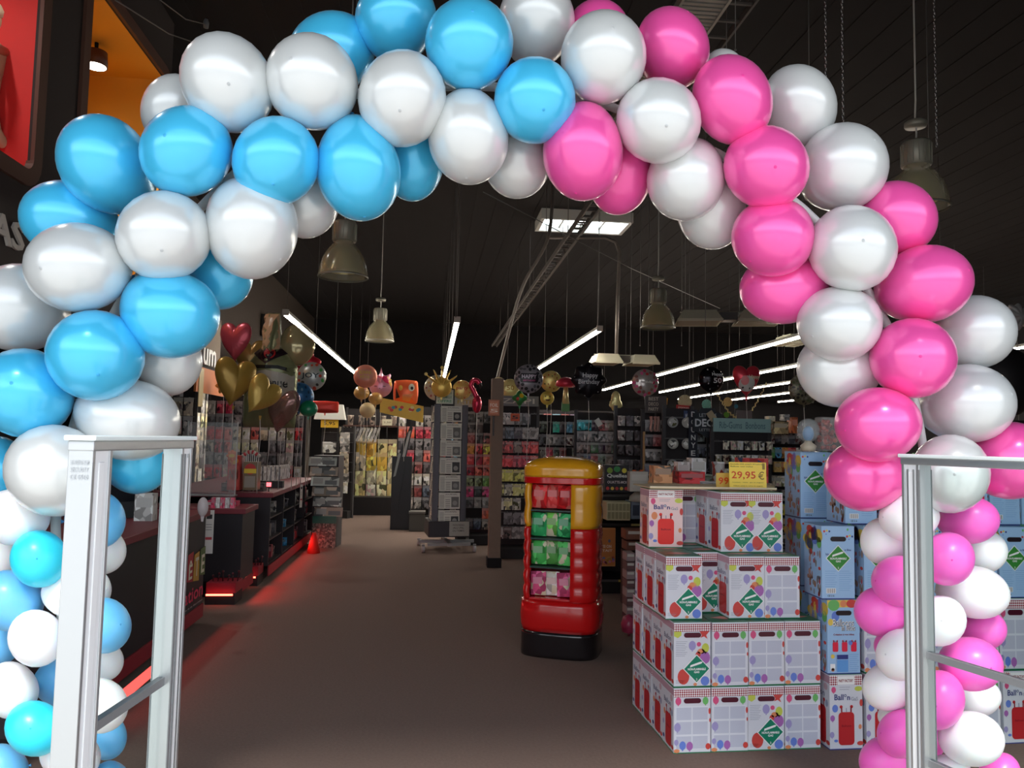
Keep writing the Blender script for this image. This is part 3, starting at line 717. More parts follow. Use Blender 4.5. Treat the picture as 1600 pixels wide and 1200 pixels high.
for i in range(1, 8):
    for lev in range(4):
        if lev == 3 and (i > 6 or i == 1): continue
        kd = [['B', 'C'][i % 2], ['A', 'B'][i % 2], 'D', ['E', 'D'][i % 2]][lev]
        kd2 = kd if kd in 'CDE' else kd
        p = cx0 + ux*(i*.2+.1) + uy*(.095+(.06 if lev == 3 else 0))
        sc_ = 1.0
        o = place_box(kd2, p.x, p.y, lev*Hb, BR+R(rj.uniform(-1.2, 1.2)), what[kd]+', '+['bottom row', 'second row', 'third row', 'top row'][lev]+', '+ordn[i-1]+' past the pink leg column')
        if kd in 'AB': o.scale = (.97, 1, Hb/.3325)
p = cx0 + ux*(.09) + uy*(.10+.06)
place_box('D', at(1320, 760, p.y-.1).x+.0925, p.y, 3*Hb, BR, 'light blue carton with barcode, top row, half behind the big pink balloon')
# trays and price cards on the stack
tp = base+ux*.42+uy*.44
b = MB(); zt = 4*H+.004
b.box(-.46, .28, -.17, .2, 0, .006, cm(196, 176, 140, .6)); b.box(-.46, .28, -.175, -.165, .006, .014, cm(225, 212, 180, .5))
o = b.build('display_tray', loc=(tp.x-.0, tp.y+.0, zt), rot=(0, 0, BR-R(2))); tag(o, 'beige cardboard sheet lying on top of the white carton stack', 'tray')
q = at(1169, 750, tp.y-.155); ycard = cm(246, 214, 80, .35)
o = empty('price_card', (q.x, tp.y-.155, zt+.0065), R(-3)); tag(o, 'yellow price card reading 29,95 euros standing on the white cartons', 'price card')
b = MB(); T = face(0, 0, 0, 0, R(-4)); b.rect(-.108, 0, .108, .15, ycard, T, 0, .002); rr = cm(214, 74, 30, .4)
b.text('Bouteille 250L jusqu\'à 30 ballons', -.1, .134, .085, .142, cm(60, 60, 40), T, .001); b.text('Ballons non inclus', -.1, .122, .03, .129, cm(60, 60, 40), T, .001)
b.text('29,95', -.095, .05, .045, .098, rr, T, .0012, .015); b.text('€', .06, .052, .095, .098, cm(150, 120, 60), T, .0012, .01)
b.text('Location - vente - gaz en magasin', -.09, .032, .09, .038, cm(60, 60, 40), T, .001); b.text('Hélium, achat en caisse du magasin', -.085, .012, .085, .018, cm(60, 60, 40), T, .001)
b.rect(.085, .11, .1, .145, cm(150, 130, 60), T, .001); b.build('card', o)
b = MB(); b.box(-.09, .09, -.004, .05, 0, .004, mat('clear_acrylic', (.95, .97, .97), .05, trans=.9, ior=1.2)); b.build('holder', o)
q = at(1130, 762, tp.y-.1)
o = empty('price_card', (q.x, tp.y-.1, zt+.0065), R(8)); tag(o, 'small yellow price card partly hidden behind the 29,95 card', 'price card')
b = MB(); T = face(0, 0, 0); b.rect(-.045, 0, .045, .085, cm(214, 176, 84), T, 0, .002); b.text('9', -.03, .02, .0, .06, rr, T, .001, .02); b.text('9', .005, .02, .035, .06, rr, T, .001, .02); b.build('card', o)
# ================================================================ lights and things under the ceiling
glow = mat('tube_glow', (1, .92, .80), .5, emit=56)
house = mat('fixture_white', srgb(200, 198, 190), .5)
wirem = mat('thin_wire', srgb(120, 118, 116), .5, metal=.3)
darkpipe = mat('pipe_dark', srgb(92, 86, 82), .6, metal=.2)
def tube_light(X, Y0, Y1, z, lab):
    o = empty('tube_light', (X, Y0, z)); tag(o, lab, 'lamp', None); L = Y1-Y0
    MB().box(-.04, .04, 0, L, 0, .05, house).build('housing', o)
    MB().box(-.033, .033, .03, L-.03, -.03, 0, glow).build('tube', o)
    MB().box(-.05, .05, -.02, .0, -.035, .06, house).build('end_cap', o)
    for k in range(int(L//3)+1):
        y = min(.1+k*3, L-.1)
        MB().tube([(0, y, .05), (0, y, CEIL-z-.002)], .004, wirem, 5).build('suspension_wire', o)
for X, a, c, lab in ((-2.2, 11.7, 27.5, 'long light tube on the far side by the foil balloons over the counters'), (.37, 11.8, 29, 'long light tube in the middle over the newspaper stand'), (2.7, 12.2, 28, 'long light tube running towards the black birthday balloon'),
                  (6.1, 11.6, 27, 'long light tube just past the white heaters, highest of the slanting row'), (8.3, 11.6, 27.3, 'second light tube of the slanting row under the white balloons'), (10.4, 12, 31.5, 'third light tube of the slanting row'), (12.5, 14, 31.5, 'fourth light tube of the slanting row'), (14.8, 16, 31.5, 'lowest light tube of the slanting row')):
    tube_light(X, a, c, 3.4, lab)
hg = mat('lamp_housing_grey', srgb(150, 148, 134), .45, metal=.4)
bell = bpy.data.materials.new('lamp_bell_glass'); bell.use_nodes = True
_n = bell.node_tree.nodes; _l = bell.node_tree.links; _p = _n['Principled BSDF']; _p.inputs['Base Color'].default_value = (*srgb(176, 170, 140), 1); _p.inputs['Roughness'].default_value = .18; _p.inputs['Alpha'].default_value = .55; _p.inputs['Coat Weight'].default_value = .5
refl = mat('lamp_reflector', srgb(214, 206, 150), .3, metal=.5)
def pendant(px, ybot, Y, lab, chains=False, r=.25):
    q = at(px, ybot, Y); s = r/.25
    o = empty('pendant_lamp', q); tag(o, lab, 'lamp')
    prof = [(.25, 0), (.252, .01), (.247, .05), (.235, .12), (.21, .2), (.17, .27), (.125, .32), (.105, .345), (.1, .37)]
    prof = [(a*s, z*s) for a, z in prof]
    MB().open_lathe(prof, bell, 32).build('glass_bell', o)
    b = MB(); b.open_lathe([(.252*s, -.008*s), (.256*s, 0), (.252*s, .012*s), (.247*s, .0)], hg, 32); b.build('rim', o)
    b = MB(); b.open_lathe([(.16*s, .06*s), (.12*s, .16*s), (.07*s, .25*s), (.03*s, .3*s)], refl, 20); b.sphere((0, 0, .13*s), (.04*s, .04*s, .07*s), mat('bulb_glass', srgb(235, 230, 205), .2), 10, 8); b.build('bulb', o)
    b = MB(); b.lathe([(.1*s, .365*s), (.118*s, .37*s), (.118*s, .56*s), (.11*s, .575*s), (.001, .575*s)], hg, 28)
    for k in range(16):
        a = 2*math.pi*k/16; b.box(-.004, .004, .115*s, .124*s, .38*s, .55*s, hg, Matrix.Rotation(a, 4, 'Z'))
    b.build('housing', o)
    MB().lathe([(.001, .71*s), (.085*s, .71*s), (.09*s, .72*s), (.09*s, .75*s), (.07*s, .765*s), (.001, .765*s)], hg, 20).build('ceiling_rose', o)
    H_ = CEIL-q.z
    MB().tube([(0, 0, .57*s), (.006, 0, .66*s), (-.004, 0, .8*s), (.003, 0, .95*s), (0, 0, H_)], .008, mat('cord_white', srgb(190, 188, 180), .6), 6).build('cord', o)
    if chains: chain((q.x+.19*s, q.y, q.z+.56*s), CEIL, None, o)
    return o
def link_geo(b, p, r1, r2, t, m, rot):
    pts = []
    for k in range(9): a = 2*math.pi*k/8; pts.append(p + (Vector((math.cos(a)*r1, 0, math.sin(a)*r2)) if not rot else Vector((0, math.cos(a)*r1, math.sin(a)*r2))))
    b.tube(pts, t, m, 4, cap=False)
def chain(p, ztop, lab, parent=None):
    b = MB(); z = 0; k = 0; H_ = ztop-p[2]; base_ = Vector((0, 0, 0))
    while z < H_:
        link_geo(b, Vector((0, 0, z)), .0085, .019, .0032, mat('chain_steel', srgb(205, 205, 205), .25, metal=.9), k % 2); z += .029; k += 1
    o = b.build('chain', loc=p)
    if parent:
        o.parent = parent; o.location = Vector(p)-parent.location
    else: tag(o, lab, 'chain')
    return o
pendant(536, 433, 7.9, 'big glass bell pendant lamp hanging under the blue balloons')
pendant(593, 533, 13.6, 'small distant glass bell pendant lamp between two light tubes')
pendant(1028, 512, 11.0, 'glass bell pendant lamp hanging beside the white heaters')
pendant(1433, 326, 6.0, 'largest grey bell pendant lamp hung on a cord and chain beside pink balloons', True)
c = at(1291, 160, 5.6); chain((c.x, c.y, c.z-.5), CEIL, 'steel chain hanging behind the white balloons, the one nearer the skylight')
c = at(1318, 230, 5.6); chain((c.x, c.y, c.z-.5), CEIL, 'steel chain hanging behind the white balloons, the one nearer the largest grey pendant')
# thin hanging wires
for i, (px, y1, Y) in enumerate(((712, 495, 11.7), (557, 20, 8), (1000, 540, 13), (985, 560, 13.5), (1065, 540, 12), (1102, 560, 10), (1453, 330, 6.2), (1149, 78, 6), (1264, 105, 7), (1135, 100, 7))):
    q = at(px, y1, Y)
    if q.z > CEIL-.3: continue
    b = MB(); b.tube([(0, 0, 0), (0, 0, CEIL-q.z)], .004, wirem, 5); b.sphere((0, 0, 0), .012, wirem, 8, 5)
    o = b.build('hanging_wire', loc=q)
    tag(o, ['thin wire dropping to the middle light tube', 'thin wire hanging behind the blue crown balloons', 'thin wire ending over the dotted foil balloon', 'thin wire ending over the white heater pair', 'thin wire beside the cone heater', 'thin wire ending in front of the light tube', 'thin wire past the largest grey pendant lamp', 'thin pale wire above the pink balloons', 'thin short wire above a white balloon, near the first chain', 'thin wire above the half hidden white balloon'][i], 'wire')
# diagonal stay cables
for (pa, ya), (pb, yb), lab in (((755, 300), 9, (1125, 482), 15, 'long slack cable slanting across the ceiling under the skylight') and (((755, 300), 9), ((1125, 482), 15), 'long slack cable slanting across the ceiling under the skylight'),
                                (((180, 0), 6), ((320, 72), 9), 'thin cable slanting out of the orange niche corner towards the white balloon'),
                                (((250, 0), 7), ((322, 38), 9), 'thin cable with a grey plug at its end, above the white balloons')):
    a = at(pa[0], pa[1], ya); c = at(pb[0], pb[1], yb)
    b = MB(); m_ = (a+c)/2 - Vector((0, 0, .06)); b.tube([Vector(), m_-a, c-a], .006, wirem, 5)
    if 'plug' in lab: b.lathe([(.001, -.05), (.03, -.04), (.035, .02), (.02, .06), (.001, .06)], greym, 10, c-a)
    o = b.build('cable', loc=a); tag(o, lab, 'cable')
# cable trays (ladder) under the ceiling, running into the depth
def tray(X, z, y0, y1, w_, lab, m_):
    o = empty('cable_tray', (X, y0, z)); tag(o, lab, 'cable tray'); L = y1-y0
    for s_ in (-1, 1): MB().box(s_*w_/2-.012, s_*w_/2+.012, 0, L, 0, .08, m_).build('side_rail', o)
    b = MB(); k = 0
    while k*.3 < L: b.box(-w_/2, w_/2, k*.3, k*.3+.03, .01, .03, m_); k += 1
    b.build('rungs', o)
    k = 1
    while k*2.4 < L: MB().tube([(0, k*2.4, .04), (0, k*2.4, CEIL-z-.06)], .006, m_, 5).build('hanger', o); k += 1
tray(2.75, 5.65, 4.2, 26, .26, 'ladder cable tray running in depth past the skylight', darkpipe)
tray(2.1, 4.7, 9.5, 26, .16, 'lower narrow cable tray hung on wires behind the skylight', darkpipe)
b = MB()
for k in range(60): b.box(-.16, .16, k*.05, k*.05+.03, 0, .02, mat('galvanised', srgb(170, 168, 160), .4, metal=.7))
b.box(-.17, -.15, 0, 3, -.01, .06, mat('galvanised')); b.box(.15, .17, 0, 3, -.01, .06, mat('galvanised'))
q = at(1100, 6, 5.0); o = b.build('cable_tray', loc=(q.x, 4.2, q.z)); tag(o, 'short bright corrugated cable tray above the topmost pink balloon', 'cable tray')
# bent conduit framing the skylight and feeding the heater
Yp = 14.3; P = [at(855, 371, Yp), at(945, 371, Yp), at(962, 378, Yp), at(968, 395, Yp), at(965, 470, Yp), at(963, 556, Yp)]
b = MB(); b.tube([p-P[0] for p in P], .035, mat('conduit_grey', srgb(120, 112, 106), .45, metal=.4), 8); o = b.build('pipe', loc=P[0]); tag(o, 'grey bent pipe running under the skylight and down to a heater', 'pipe')
b = MB()
Yt = 13; P = [Vector((at(862, 330, Yt).x, Yt, CEIL)), at(858, 365, Yt), at(820, 440, Yt+.6), at(800, 500, Yt+1.2), at(775, 600, Yt+2)]
b.tube(crom([p-P[0] for p in P]), .03, darkpipe, 8); o = b.build('pipe', loc=P[0]); tag(o, 'dark curved pipe sweeping down beside the cable trays', 'pipe')
# infrared heaters : pairs of shallow hoods
hw = mat('heater_white', srgb(196, 192, 170), .5); hin = mat('heater_inner', srgb(150, 140, 118), .5)
def heater(px, py, Y, wpx, yaw, lab):
    q = at(px, py, Y); o = empty('ceiling_heater', q, yaw); tag(o, lab, 'heater'); W = wpx*Y/F/2
    for s_ in (-1, 1):
        c0 = s_*W*.56; a = W*.42
        v = [(c0-a, -.3, 0), (c0+a, -.3, 0), (c0+a, .5, 0), (c0-a, .5, 0), (c0-a*.72, -.2, .16), (c0+a*.72, -.2, .16), (c0+a*.72, .4, .16), (c0-a*.72, .4, .16)]
        b = MB(); b.add(v, [(4,5,6,7),(0,1,5,4),(1,2,6,5),(2,3,7,6),(3,0,4,7)], hw)
        b.box(c0-a, c0+a, -.31, -.3, -.03, .01, hw); b.box(c0-a*.9, c0+a*.9, -.25, .45, .01, .02, hin)
        h_ = b.build('hood', o)
        b = MB(); 
        for k in range(5): b.box(c0-a*.9, c0+a*.9, -.22+k*.13, -.2+k*.13, -.01, .0, hin)
        b.build('grille', h_)
    MB().box(-W*.16, W*.16, -.1, .2, .02, .14, mat('heater_box_dark', srgb(80, 76, 74), .5)).build('burner_box', o)
    MB().tube([(-W*.9, .1, .17), (W*.9, .1, .17)], .012, hg, 6).build('carrier_bar', o)
    for s_ in (-.8, .8): MB().tube([(W*s_, .1, .17), (W*s_, .1, CEIL-q.z-.07)], .004, wirem, 5).build('suspension_wire', o)
heater(1138, 503, 11.5, 170, R(-14), 'big twin-hood white heater beside the glass pendant and pink balloons')
heater(975, 568, 14.4, 105, 0, 'smaller twin-hood white heater under the bent pipe')
heater(1243, 537, 14, 40, 0, 'small white heater partly hidden behind the white balloons')
# speaker boxes on the bulkhead / wall
for px, py, Y, lab in ((410, 509, 14.0, 'black loudspeaker box on the dark wall above the foil balloons'), (503, 568, 22, 'small dark speaker box on the wall behind the red foil')):
    q = at(px, py, Y); o = empty('loudspeaker', (-4.99+.01, Y*1.0, q.z)); q = at(px, py, Y)
    X = -4.98; Yv = (X-0)/ (ray(px, py).x/ray(px, py).y); z = EYE+ray(px, py).z*Yv/ray(px, py).y
    Yv = min(Yv, 30); o.location = (X, Yv, z if Yv < 25 else 4.2); tag(o, lab, 'speaker'); MB().box(0, .3, -.2, .2, -.32, .32, cm(24, 24, 26, .6)).build('cabinet', o, bevel=.01)
    MB().box(.3, .31, -.17, .17, -.28, .28, cm(34, 34, 36, .9)).build('grille', o)
# lettering on the bulkhead
lt = mat('letter_grey', srgb(196, 190, 184), .6)
def wall_text(s, y, z, wid, hei, m_, lab):
    b = MB(); b.text(s, 0, 0, wid, hei, m_, Matrix(), 0, .02, .02); o = b.build('wall_lettering'); o.matrix_world = face(bx+.025, y, z, R(90)); tag(o, lab, 'lettering'); return o
d0 = ray(-2, 360); y0_ = bx/(d0.x/d0.y); z0_ = EYE+ray(20, 394).z/ray(20, 394).x*bx
wall_text('AS', y0_-.14, z0_+.02, .46, .22, lt, 'grey raised letters AS on the dark wall beside the blue balloons')
d0 = ray(315, 565); y0_ = bx/(d0.x/d0.y); z0_ = EYE+ray(322, 571).z/ray(322, 571).x*bx
wall_text('um', y0_+.0, z0_, .62, .24, mat('letter_white', srgb(235, 235, 235), .5), 'white letters um on the brown wall beside the pink heart foil')
b = MB(); b.box(0, .03, 0, 1.5, -.35, 0, cm(196, 110, 50, .6)); b.box(.03, .04, .1, .3, -.55, -.02, cm(190, 170, 120, .5)); o = b.build('wall_sign', loc=(bx+.001, y0_-.3, z0_-.05)); tag(o, 'orange wooden sign board under the white letters um', 'sign')
# ================================================================ counters on the left
crim = mat('counter_crimson', srgb(122, 40, 52), .5); cblk = mat('counter_black', srgb(36, 32, 38), .55); redp = mat('plinth_red', srgb(150, 30, 46), .5)
ledm = mat('led_red', (1, .12, .08), .5, emit=9, ecol=(1, .10, .06))
def counter(nm, lab, X0, X1, Y0, Y1, top, shelves=False):
    o = empty(nm, ((X0+X1)/2, Y0, 0)); tag(o, lab, 'counter'); cx = (X0+X1)/2; w_ = X1-X0; L = Y1-Y0
    b = MB()
    if shelves:
        b.box(-w_/2, w_/2-.45, 0, L, .16, top-.05, cblk); b.box(-w_/2, w_/2, 0, .03, .16, top-.05, cblk); b.box(-w_/2, w_/2, L-.03, L, .16, top-.05, cblk)
        n = int(L//.75)
        for k in range(1, n): b.box(w_/2-.45, w_/2, L*k/n-.012, L*k/n+.012, .16, top-.05, cblk)
    else: b.box(-w_/2, w_/2, 0, L, .16, top-.05, cblk)
    b.build('body', o)
    if shelves:
        for z in (.16, .42, .66): MB().box(w_/2-.45, w_/2-.01, .03, L-.03, z, z+.015, cblk).build('shelf', o)
    MB().box(-w_/2-.02, w_/2+.03, -.02, L+.02, top-.05, top, crim).build('worktop', o, bevel=.004)
    MB().box(-w_/2+.05, w_/2-.06, .05, L-.03, 0, .16, cm(22, 20, 22, .7)).build('plinth', o)
    MB().box(w_/2+.001, w_/2+.012, 0, L, .05, .16, redp).build('kick_board', o)
    return o
cA = counter('checkout_counter', 'nearest checkout counter with crimson top and fête sensation lettering', -3.0, -1.88, 3.9, 6.85, .94)
T = face(.56+.0125, 0, 0, R(90))
b = MB()
for k, (ch, c_) in enumerate((('F', (70, 120, 200)), ('Ê', (176, 50, 60)), ('T', (196, 150, 60)), ('E', (90, 110, 60)))):
    x = 2.29+k*.165; b.poly([(x, .40+.02*(k%2)), (x+.15, .38+.02*(k%2)), (x+.14, .62+.02*(k%2)), (x+.01, .61+.02*(k%2))], cm(*c_, .6), T, .003, .003); b.text(ch, x+.03, .43, x+.12, .58, cm(225, 220, 200, .6), T, .005, .02)
b.build('logo', cA)
b = MB(); b.text('sensation', 1.95, .24, 2.9, .35, cm(214, 44, 90, .5), T, .003, .015); b.text('Magasins de fête et de décoration', 2.1, .19, 2.9, .21, cm(200, 200, 200), T, .003, .0); b.build('lettering', cA)
def led_box(X0, X1, Y, lab, top=.2):
    o = empty('led_plinth_box', ((X0+X1)/2, Y, 0)); tag(o, lab, 'box'); w_ = X1-X0
    MB().box(-w_/2, w_/2, 0, .28, 0, .1, cm(30, 24, 26, .6)).build('base', o)
    MB().box(-w_/2, w_/2, 0.02, .28, .1, top, redp).build('panel', o, bevel=.004)
    b = MB(); b.box(-w_/2+.01, w_/2-.02, -.012, .0, .085, .1, ledm); b.build('led_strip', o)
    b = MB()
    for k in range(6):
        x = -w_/2+.04+k*w_/6; b.tube([(x, .1, top), (x+.01*(k % 2), .1, top+.04+.02*(k % 3))], .006, cm(70, 20, 30, .5), 6); b.sphere((x+.01*(k % 2), .1, top+.05+.02*(k % 3)), .012, cm(90, 30, 40, .5), 8, 6)
    b.build('hooks', o)
led_box(-2.04, -1.77, 7.52, 'nearer low red plinth box with glowing red strip on the floor by the counters')
led_box(-1.95, -1.76, 8.42, 'farther low red plinth box with glowing red strip on the floor by the counters')
cB = counter('checkout_counter', 'low black counter section with small boxes between the two crimson-topped counters', -3.0, -1.80, 7.82, 8.35, .86)
cC = counter('checkout_counter', 'long farther counter with crimson top and open shelves of small goods', -3.0, -1.72, 8.72, 11.9, .95, True)
for X, Y, L, e in ((-1.64, 10.2, 3.2, 6), (-1.66, 5.6, 2.4, 1.5), (-1.66, 8.0, .9, 2)):
    l = bpy.data.lights.new('led_light', 'AREA'); l.shape = 'RECTANGLE'; l.size = .10; l.size_y = L; l.energy = e; l.color = (1, .08, .07)
    q = bpy.data.objects.new('led_light', l); COL.objects.link(q); q.location = (X, Y, .13); q.rotation_euler = (0, R(-75), 0)
# long label strips on counter edges
def strip(x, y, z, w_, h_, lab, yaw=0, cols=(214, 210, 205)):
    b = MB(); T = face(0, 0, 0); b.rect(-w_/2, -h_, w_/2, 0, cm(*cols), T, 0, .003); b.rect(-w_*.3, -h_*.2, w_*.3, -h_*.1, cm(40, 40, 44), T, .001)
    for k in range(3): b.rect(-w_*.35, -h_*(.32+k*.06), w_*.3, -h_*(.34+k*.06), cm(150, 150, 150), T, .001)
    b.rect(-w_*.35, -h_*.62, w_*.35, -h_*.68, cm(190, 60, 70), T, .001)
    o = b.build('price_strip', loc=(x, y, z), rot=(0, 0, yaw)); tag(o, lab, 'label')
strip(-1.87, 6.92, .93, .075, .37, 'tall white price strip hanging at the corner of the nearest counter', R(8))
strip(-1.66, 10.4, .94, .05, .30, 'white price strip hanging on the long counter edge', R(60))
# ================================================================ products
_pm = {}
def pmat(c1, c2=None, gloss=.35, scale=3.2):
    k = (c1, c2, gloss)
    if k in _pm: return _pm[k]
    m = bpy.data.materials.new('print_%d_%d_%d' % c1); m.use_nodes = True; n = m.node_tree.nodes; l = m.node_tree.links; p = n['Principled BSDF']
    c1b = tuple(min(235, int(v*1.22+8)) for v in c1); a, b_ = srgb(*c1b), srgb(*(c2 or tuple(int(v*.45) for v in c1)))
    t = n.new('ShaderNodeTexCoord'); oi = n.new('ShaderNodeObjectInfo'); ad = n.new('ShaderNodeVectorMath'); ad.operation = 'ADD'
    mu = n.new('ShaderNodeVectorMath'); mu.operation = 'SCALE'; mu.inputs['Scale'].default_value = 40; cx_ = n.new('ShaderNodeCombineXYZ')
    l.new(oi.outputs['Random'], cx_.inputs[0]); l.new(oi.outputs['Random'], cx_.inputs[2]); l.new(cx_.outputs[0], mu.inputs[0])
    l.new(t.outputs['Object'], ad.inputs[0]); l.new(mu.outputs[0], ad.inputs[1])
    vo = n.new('ShaderNodeTexVoronoi'); vo.inputs['Scale'].default_value = scale; vo.feature = 'F1'; l.new(ad.outputs[0], vo.inputs['Vector'])
    cr_ = n.new('ShaderNodeValToRGB'); cr_.color_ramp.interpolation = 'CONSTANT'; e = cr_.color_ramp.elements
    e[0].position = 0; e[0].color = (*a, 1); e[1].position = .62; e[1].color = (*b_, 1)
    x = e.new(.35); x.color = (*[min(1, v*1.5+.05) for v in a], 1); x = e.new(.8); x.color = (*[v*.6 for v in a], 1)
    sp = n.new('ShaderNodeSeparateColor'); l.new(vo.outputs['Color'], sp.inputs[0]); l.new(sp.outputs[0], cr_.inputs[0]); l.new(cr_.outputs[0], p.inputs['Base Color'])
    p.inputs['Roughness'].default_value = gloss; _pm[k] = m; return m
hdr = {}
def proto_mesh(kind, c1, c2):
    """unit products: width 1, height 1, hanging from z = 0 downwards, front to -y"""
    k = (kind, c1, c2)
    if k in PROTO: return PROTO[k]
    m = pmat(c1, c2); b = MB(); lightc = cm(*[min(255, int(v*.6+100)) for v in c1], .4); dark_ = cm(30, 30, 32, .4)
    if kind == 'pouch':
        b.box(-.5, .5, -.03, .03, -.24, 0, lightc)
        v = []; f = []; N = 5
        for j in range(N+1):
            for i in range(N+1):
                u, w_ = i/N, j/N; bul = (math.sin(math.pi*u)*math.sin(math.pi*w_))**.5*.22
                v.append((-.48+.96*u, -.02-bul, -1+.78*w_))
        for j in range(N):
            for i in range(N): f.append((j*(N+1)+i, j*(N+1)+i+1, (j+1)*(N+1)+i+1, (j+1)*(N+1)+i))
        k0 = len(v); v += [(x, .05, z) for x, _, z in v]; f += [tuple(a+k0 for a in reversed(q)) for q in f[:]]
        b.add(v, f, m, True)
    elif kind == 'card':
        b.box(-.5, .5, -.03, .02, -1, 0, m); b.box(-.42, .42, -.036, -.03, -.28, -.08, lightc)
    elif kind == 'carton':
        b.box(-.5, .5, -.5, .5, -1, 0, m); b.box(-.42, .42, -.51, -.5, -.5, -.15, lightc)
    elif kind == 'tub':
        b.lathe([(.001, -1), (.42, -1), (.46, -.1), (.5, -.1), (.5, 0), (.001, 0)], m, 14)
    elif kind == 'disc':
        T = face(0, 0, -.5); b.disc(0, 0, .5, .5, cm(*c1, .35), T, .04, 18, .06); b.disc(0, 0, .36, .36, m, T, .045, 16)
    elif kind == 'plates':
        b.lathe([(.001, -.5), (.46, -.5), (.5, -.3)], m, 18, T=Matrix.Translation((0, -.1, -.5)) @ Matrix.Rotation(R(90), 4, 'X') @ Matrix.Translation((0, 0, .3)))
        b.box(-.2, .2, -.02, .02, -.16, 0, lightc)
    elif kind == 'bag':
        v = []; f = []; N = 6
        for j in range(N+1):
            for i in range(N+1):
                u, w_ = i/N, j/N; bul = (max(0, math.sin(math.pi*u))*max(0, math.sin(math.pi*w_)))**.6*.3
                v.append((-.5+u, -bul, -1+w_))
        for j in range(N):
            for i in range(N): f.append((j*(N+1)+i, j*(N+1)+i+1, (j+1)*(N+1)+i+1, (j+1)*(N+1)+i))
        k0 = len(v); v += [(x, -y*.8, z) for x, y, z in v]; f += [tuple(a+k0 for a in reversed(q)) for q in f[:]]
        b.add(v, f, m, True); b.box(-.3, .3, -.34, -.30, -.5, -.22, lightc)
    PROTO[k] = b.mesh(kind); return PROTO[k]
def product(name, kind, c1, c2, M_, size, lab, cat, grp, jit=.5):
    o = bpy.data.objects.new(name, proto_mesh(kind, c1, c2)); COL.objects.link(o)
    o.matrix_world = M_ @ Matrix.Rotation(R(random.uniform(-3, 3)*jit), 4, 'Y') @ Matrix.Rotation(R(random.uniform(-8, 8)*jit), 4, 'Z') @ Matrix.Diagonal((size[0], size[1], size[2], 1))
    tag(o, lab, cat, grp); return o
def rack(nm, lab, x, y, yaw, w_, h_, rows, item, kind, pals, z0=.35, pw=None, ph=None, cols=None, dep=.06, panel=(44, 40, 42), skip=0.06, top=.1, header=None, itemlab=None, cat='packet', base_h=.14, base_d=.3, grp=None, dense=False):
    """a goods rack: x,y = middle of its front foot; faces -Y turned by yaw"""
    o = empty(nm, (x, y, 0), yaw); tag(o, lab, 'rack')
    MB().box(-w_/2, w_/2, .04, .08, base_h, h_, cm(*panel, .8)).build('back_panel', o)
    for s_ in (-1, 1): MB().box(s_*w_/2-.02, s_*w_/2+.02, .03, .07, 0, h_+.03, cm(60, 58, 60, .5)).build('upright', o)
    MB().box(-w_/2, w_/2, -base_d, .08, 0.0, base_h, cm(34, 31, 33, .6)).build('base', o, bevel=.004)
    if header:
        b = MB(); b.box(-w_/2, w_/2, 0, .03, h_, h_+header[0], cm(*header[1], .5))
        if header[2]: b.text(header[2], -w_*.4, h_+header[0]*.25, w_*.4, h_+header[0]*.75, cm(*header[3], .5), face(0, 0, 0), .002)
        b.build('header_sign', o)
    if dense: rows = int(rows*1.4); cols = int(cols*1.3+.5); pw = pw/1.25; ph = ph/1.33
    rh = (h_-top-z0)/rows; cols = cols or max(1, int(w_/(pw*1.12))); cw = w_/cols; pw = pw or cw*.88; ph = ph or rh*.88
    BM_ = Matrix.Translation((x, y, 0)) @ Matrix.Rotation(yaw, 4, 'Z')
    hb = MB()
    for r in range(rows):
        zt = z0+(r+1)*rh
        hb.box(-w_/2, w_/2, .03, .04, zt-.012, zt+.004, cm(90, 88, 88, .4))
        for c_ in range(cols):
            xx = -w_/2+cw*(c_+.5); hb.box(xx-.003, xx+.003, -dep, .04, zt, zt+.006, cm(120, 120, 120, .3, metal=.6))
    hb.build('hook_rails', o)
    gl_ = grp or ('goods on the '+lab)
    for r in range(rows):
        zt = z0+(r+1)*rh
        pal = pals[r % len(pals)] if isinstance(pals[0], list) else pals
        for c_ in range(cols):
            if random.random() < skip: continue
            xx = -w_/2+cw*(c_+.5); c1 = random.choice(pal)
            kf = random.choice([.4, .55, 1.3]); c2 = tuple(int(min(255, max(0, v*kf))) for v in c1)
            c2 = tuple(round(v/40)*40 for v in c2); c2 = tuple(min(255, v) for v in c2)
            product(item, kind, c1, c2, BM_ @ Matrix.Translation((xx, -dep+random.uniform(-.01, .015), zt)), (pw*1.1, pw*.5, ph*1.07), itemlab, cat, gl_)
    return o
CREAM = [(196, 186, 160), (170, 160, 140), (210, 200, 176), (150, 140, 120)]
GREYS = [(120, 116, 114), (92, 90, 92), (150, 146, 142), (70, 68, 72)]
GOLD = [(216, 176, 70), (226, 206, 130), (196, 160, 80), (236, 196, 60)]
REDS = [(186, 40, 48), (150, 44, 60), (196, 80, 70)]
PINKS = [(226, 70, 130), (200, 90, 150), (214, 120, 150)]
TEAL = [(50, 150, 160), (70, 120, 150), (60, 170, 150)]
MIXC = [(196, 60, 60), (226, 176, 60), (70, 130, 160), (90, 150, 80), (200, 110, 150), (196, 190, 176), (110, 80, 130), (226, 120, 50)]
DARKM = [(60, 50, 54), (90, 74, 70), (120, 60, 60), (74, 84, 70), (110, 100, 90), (60, 70, 84)]
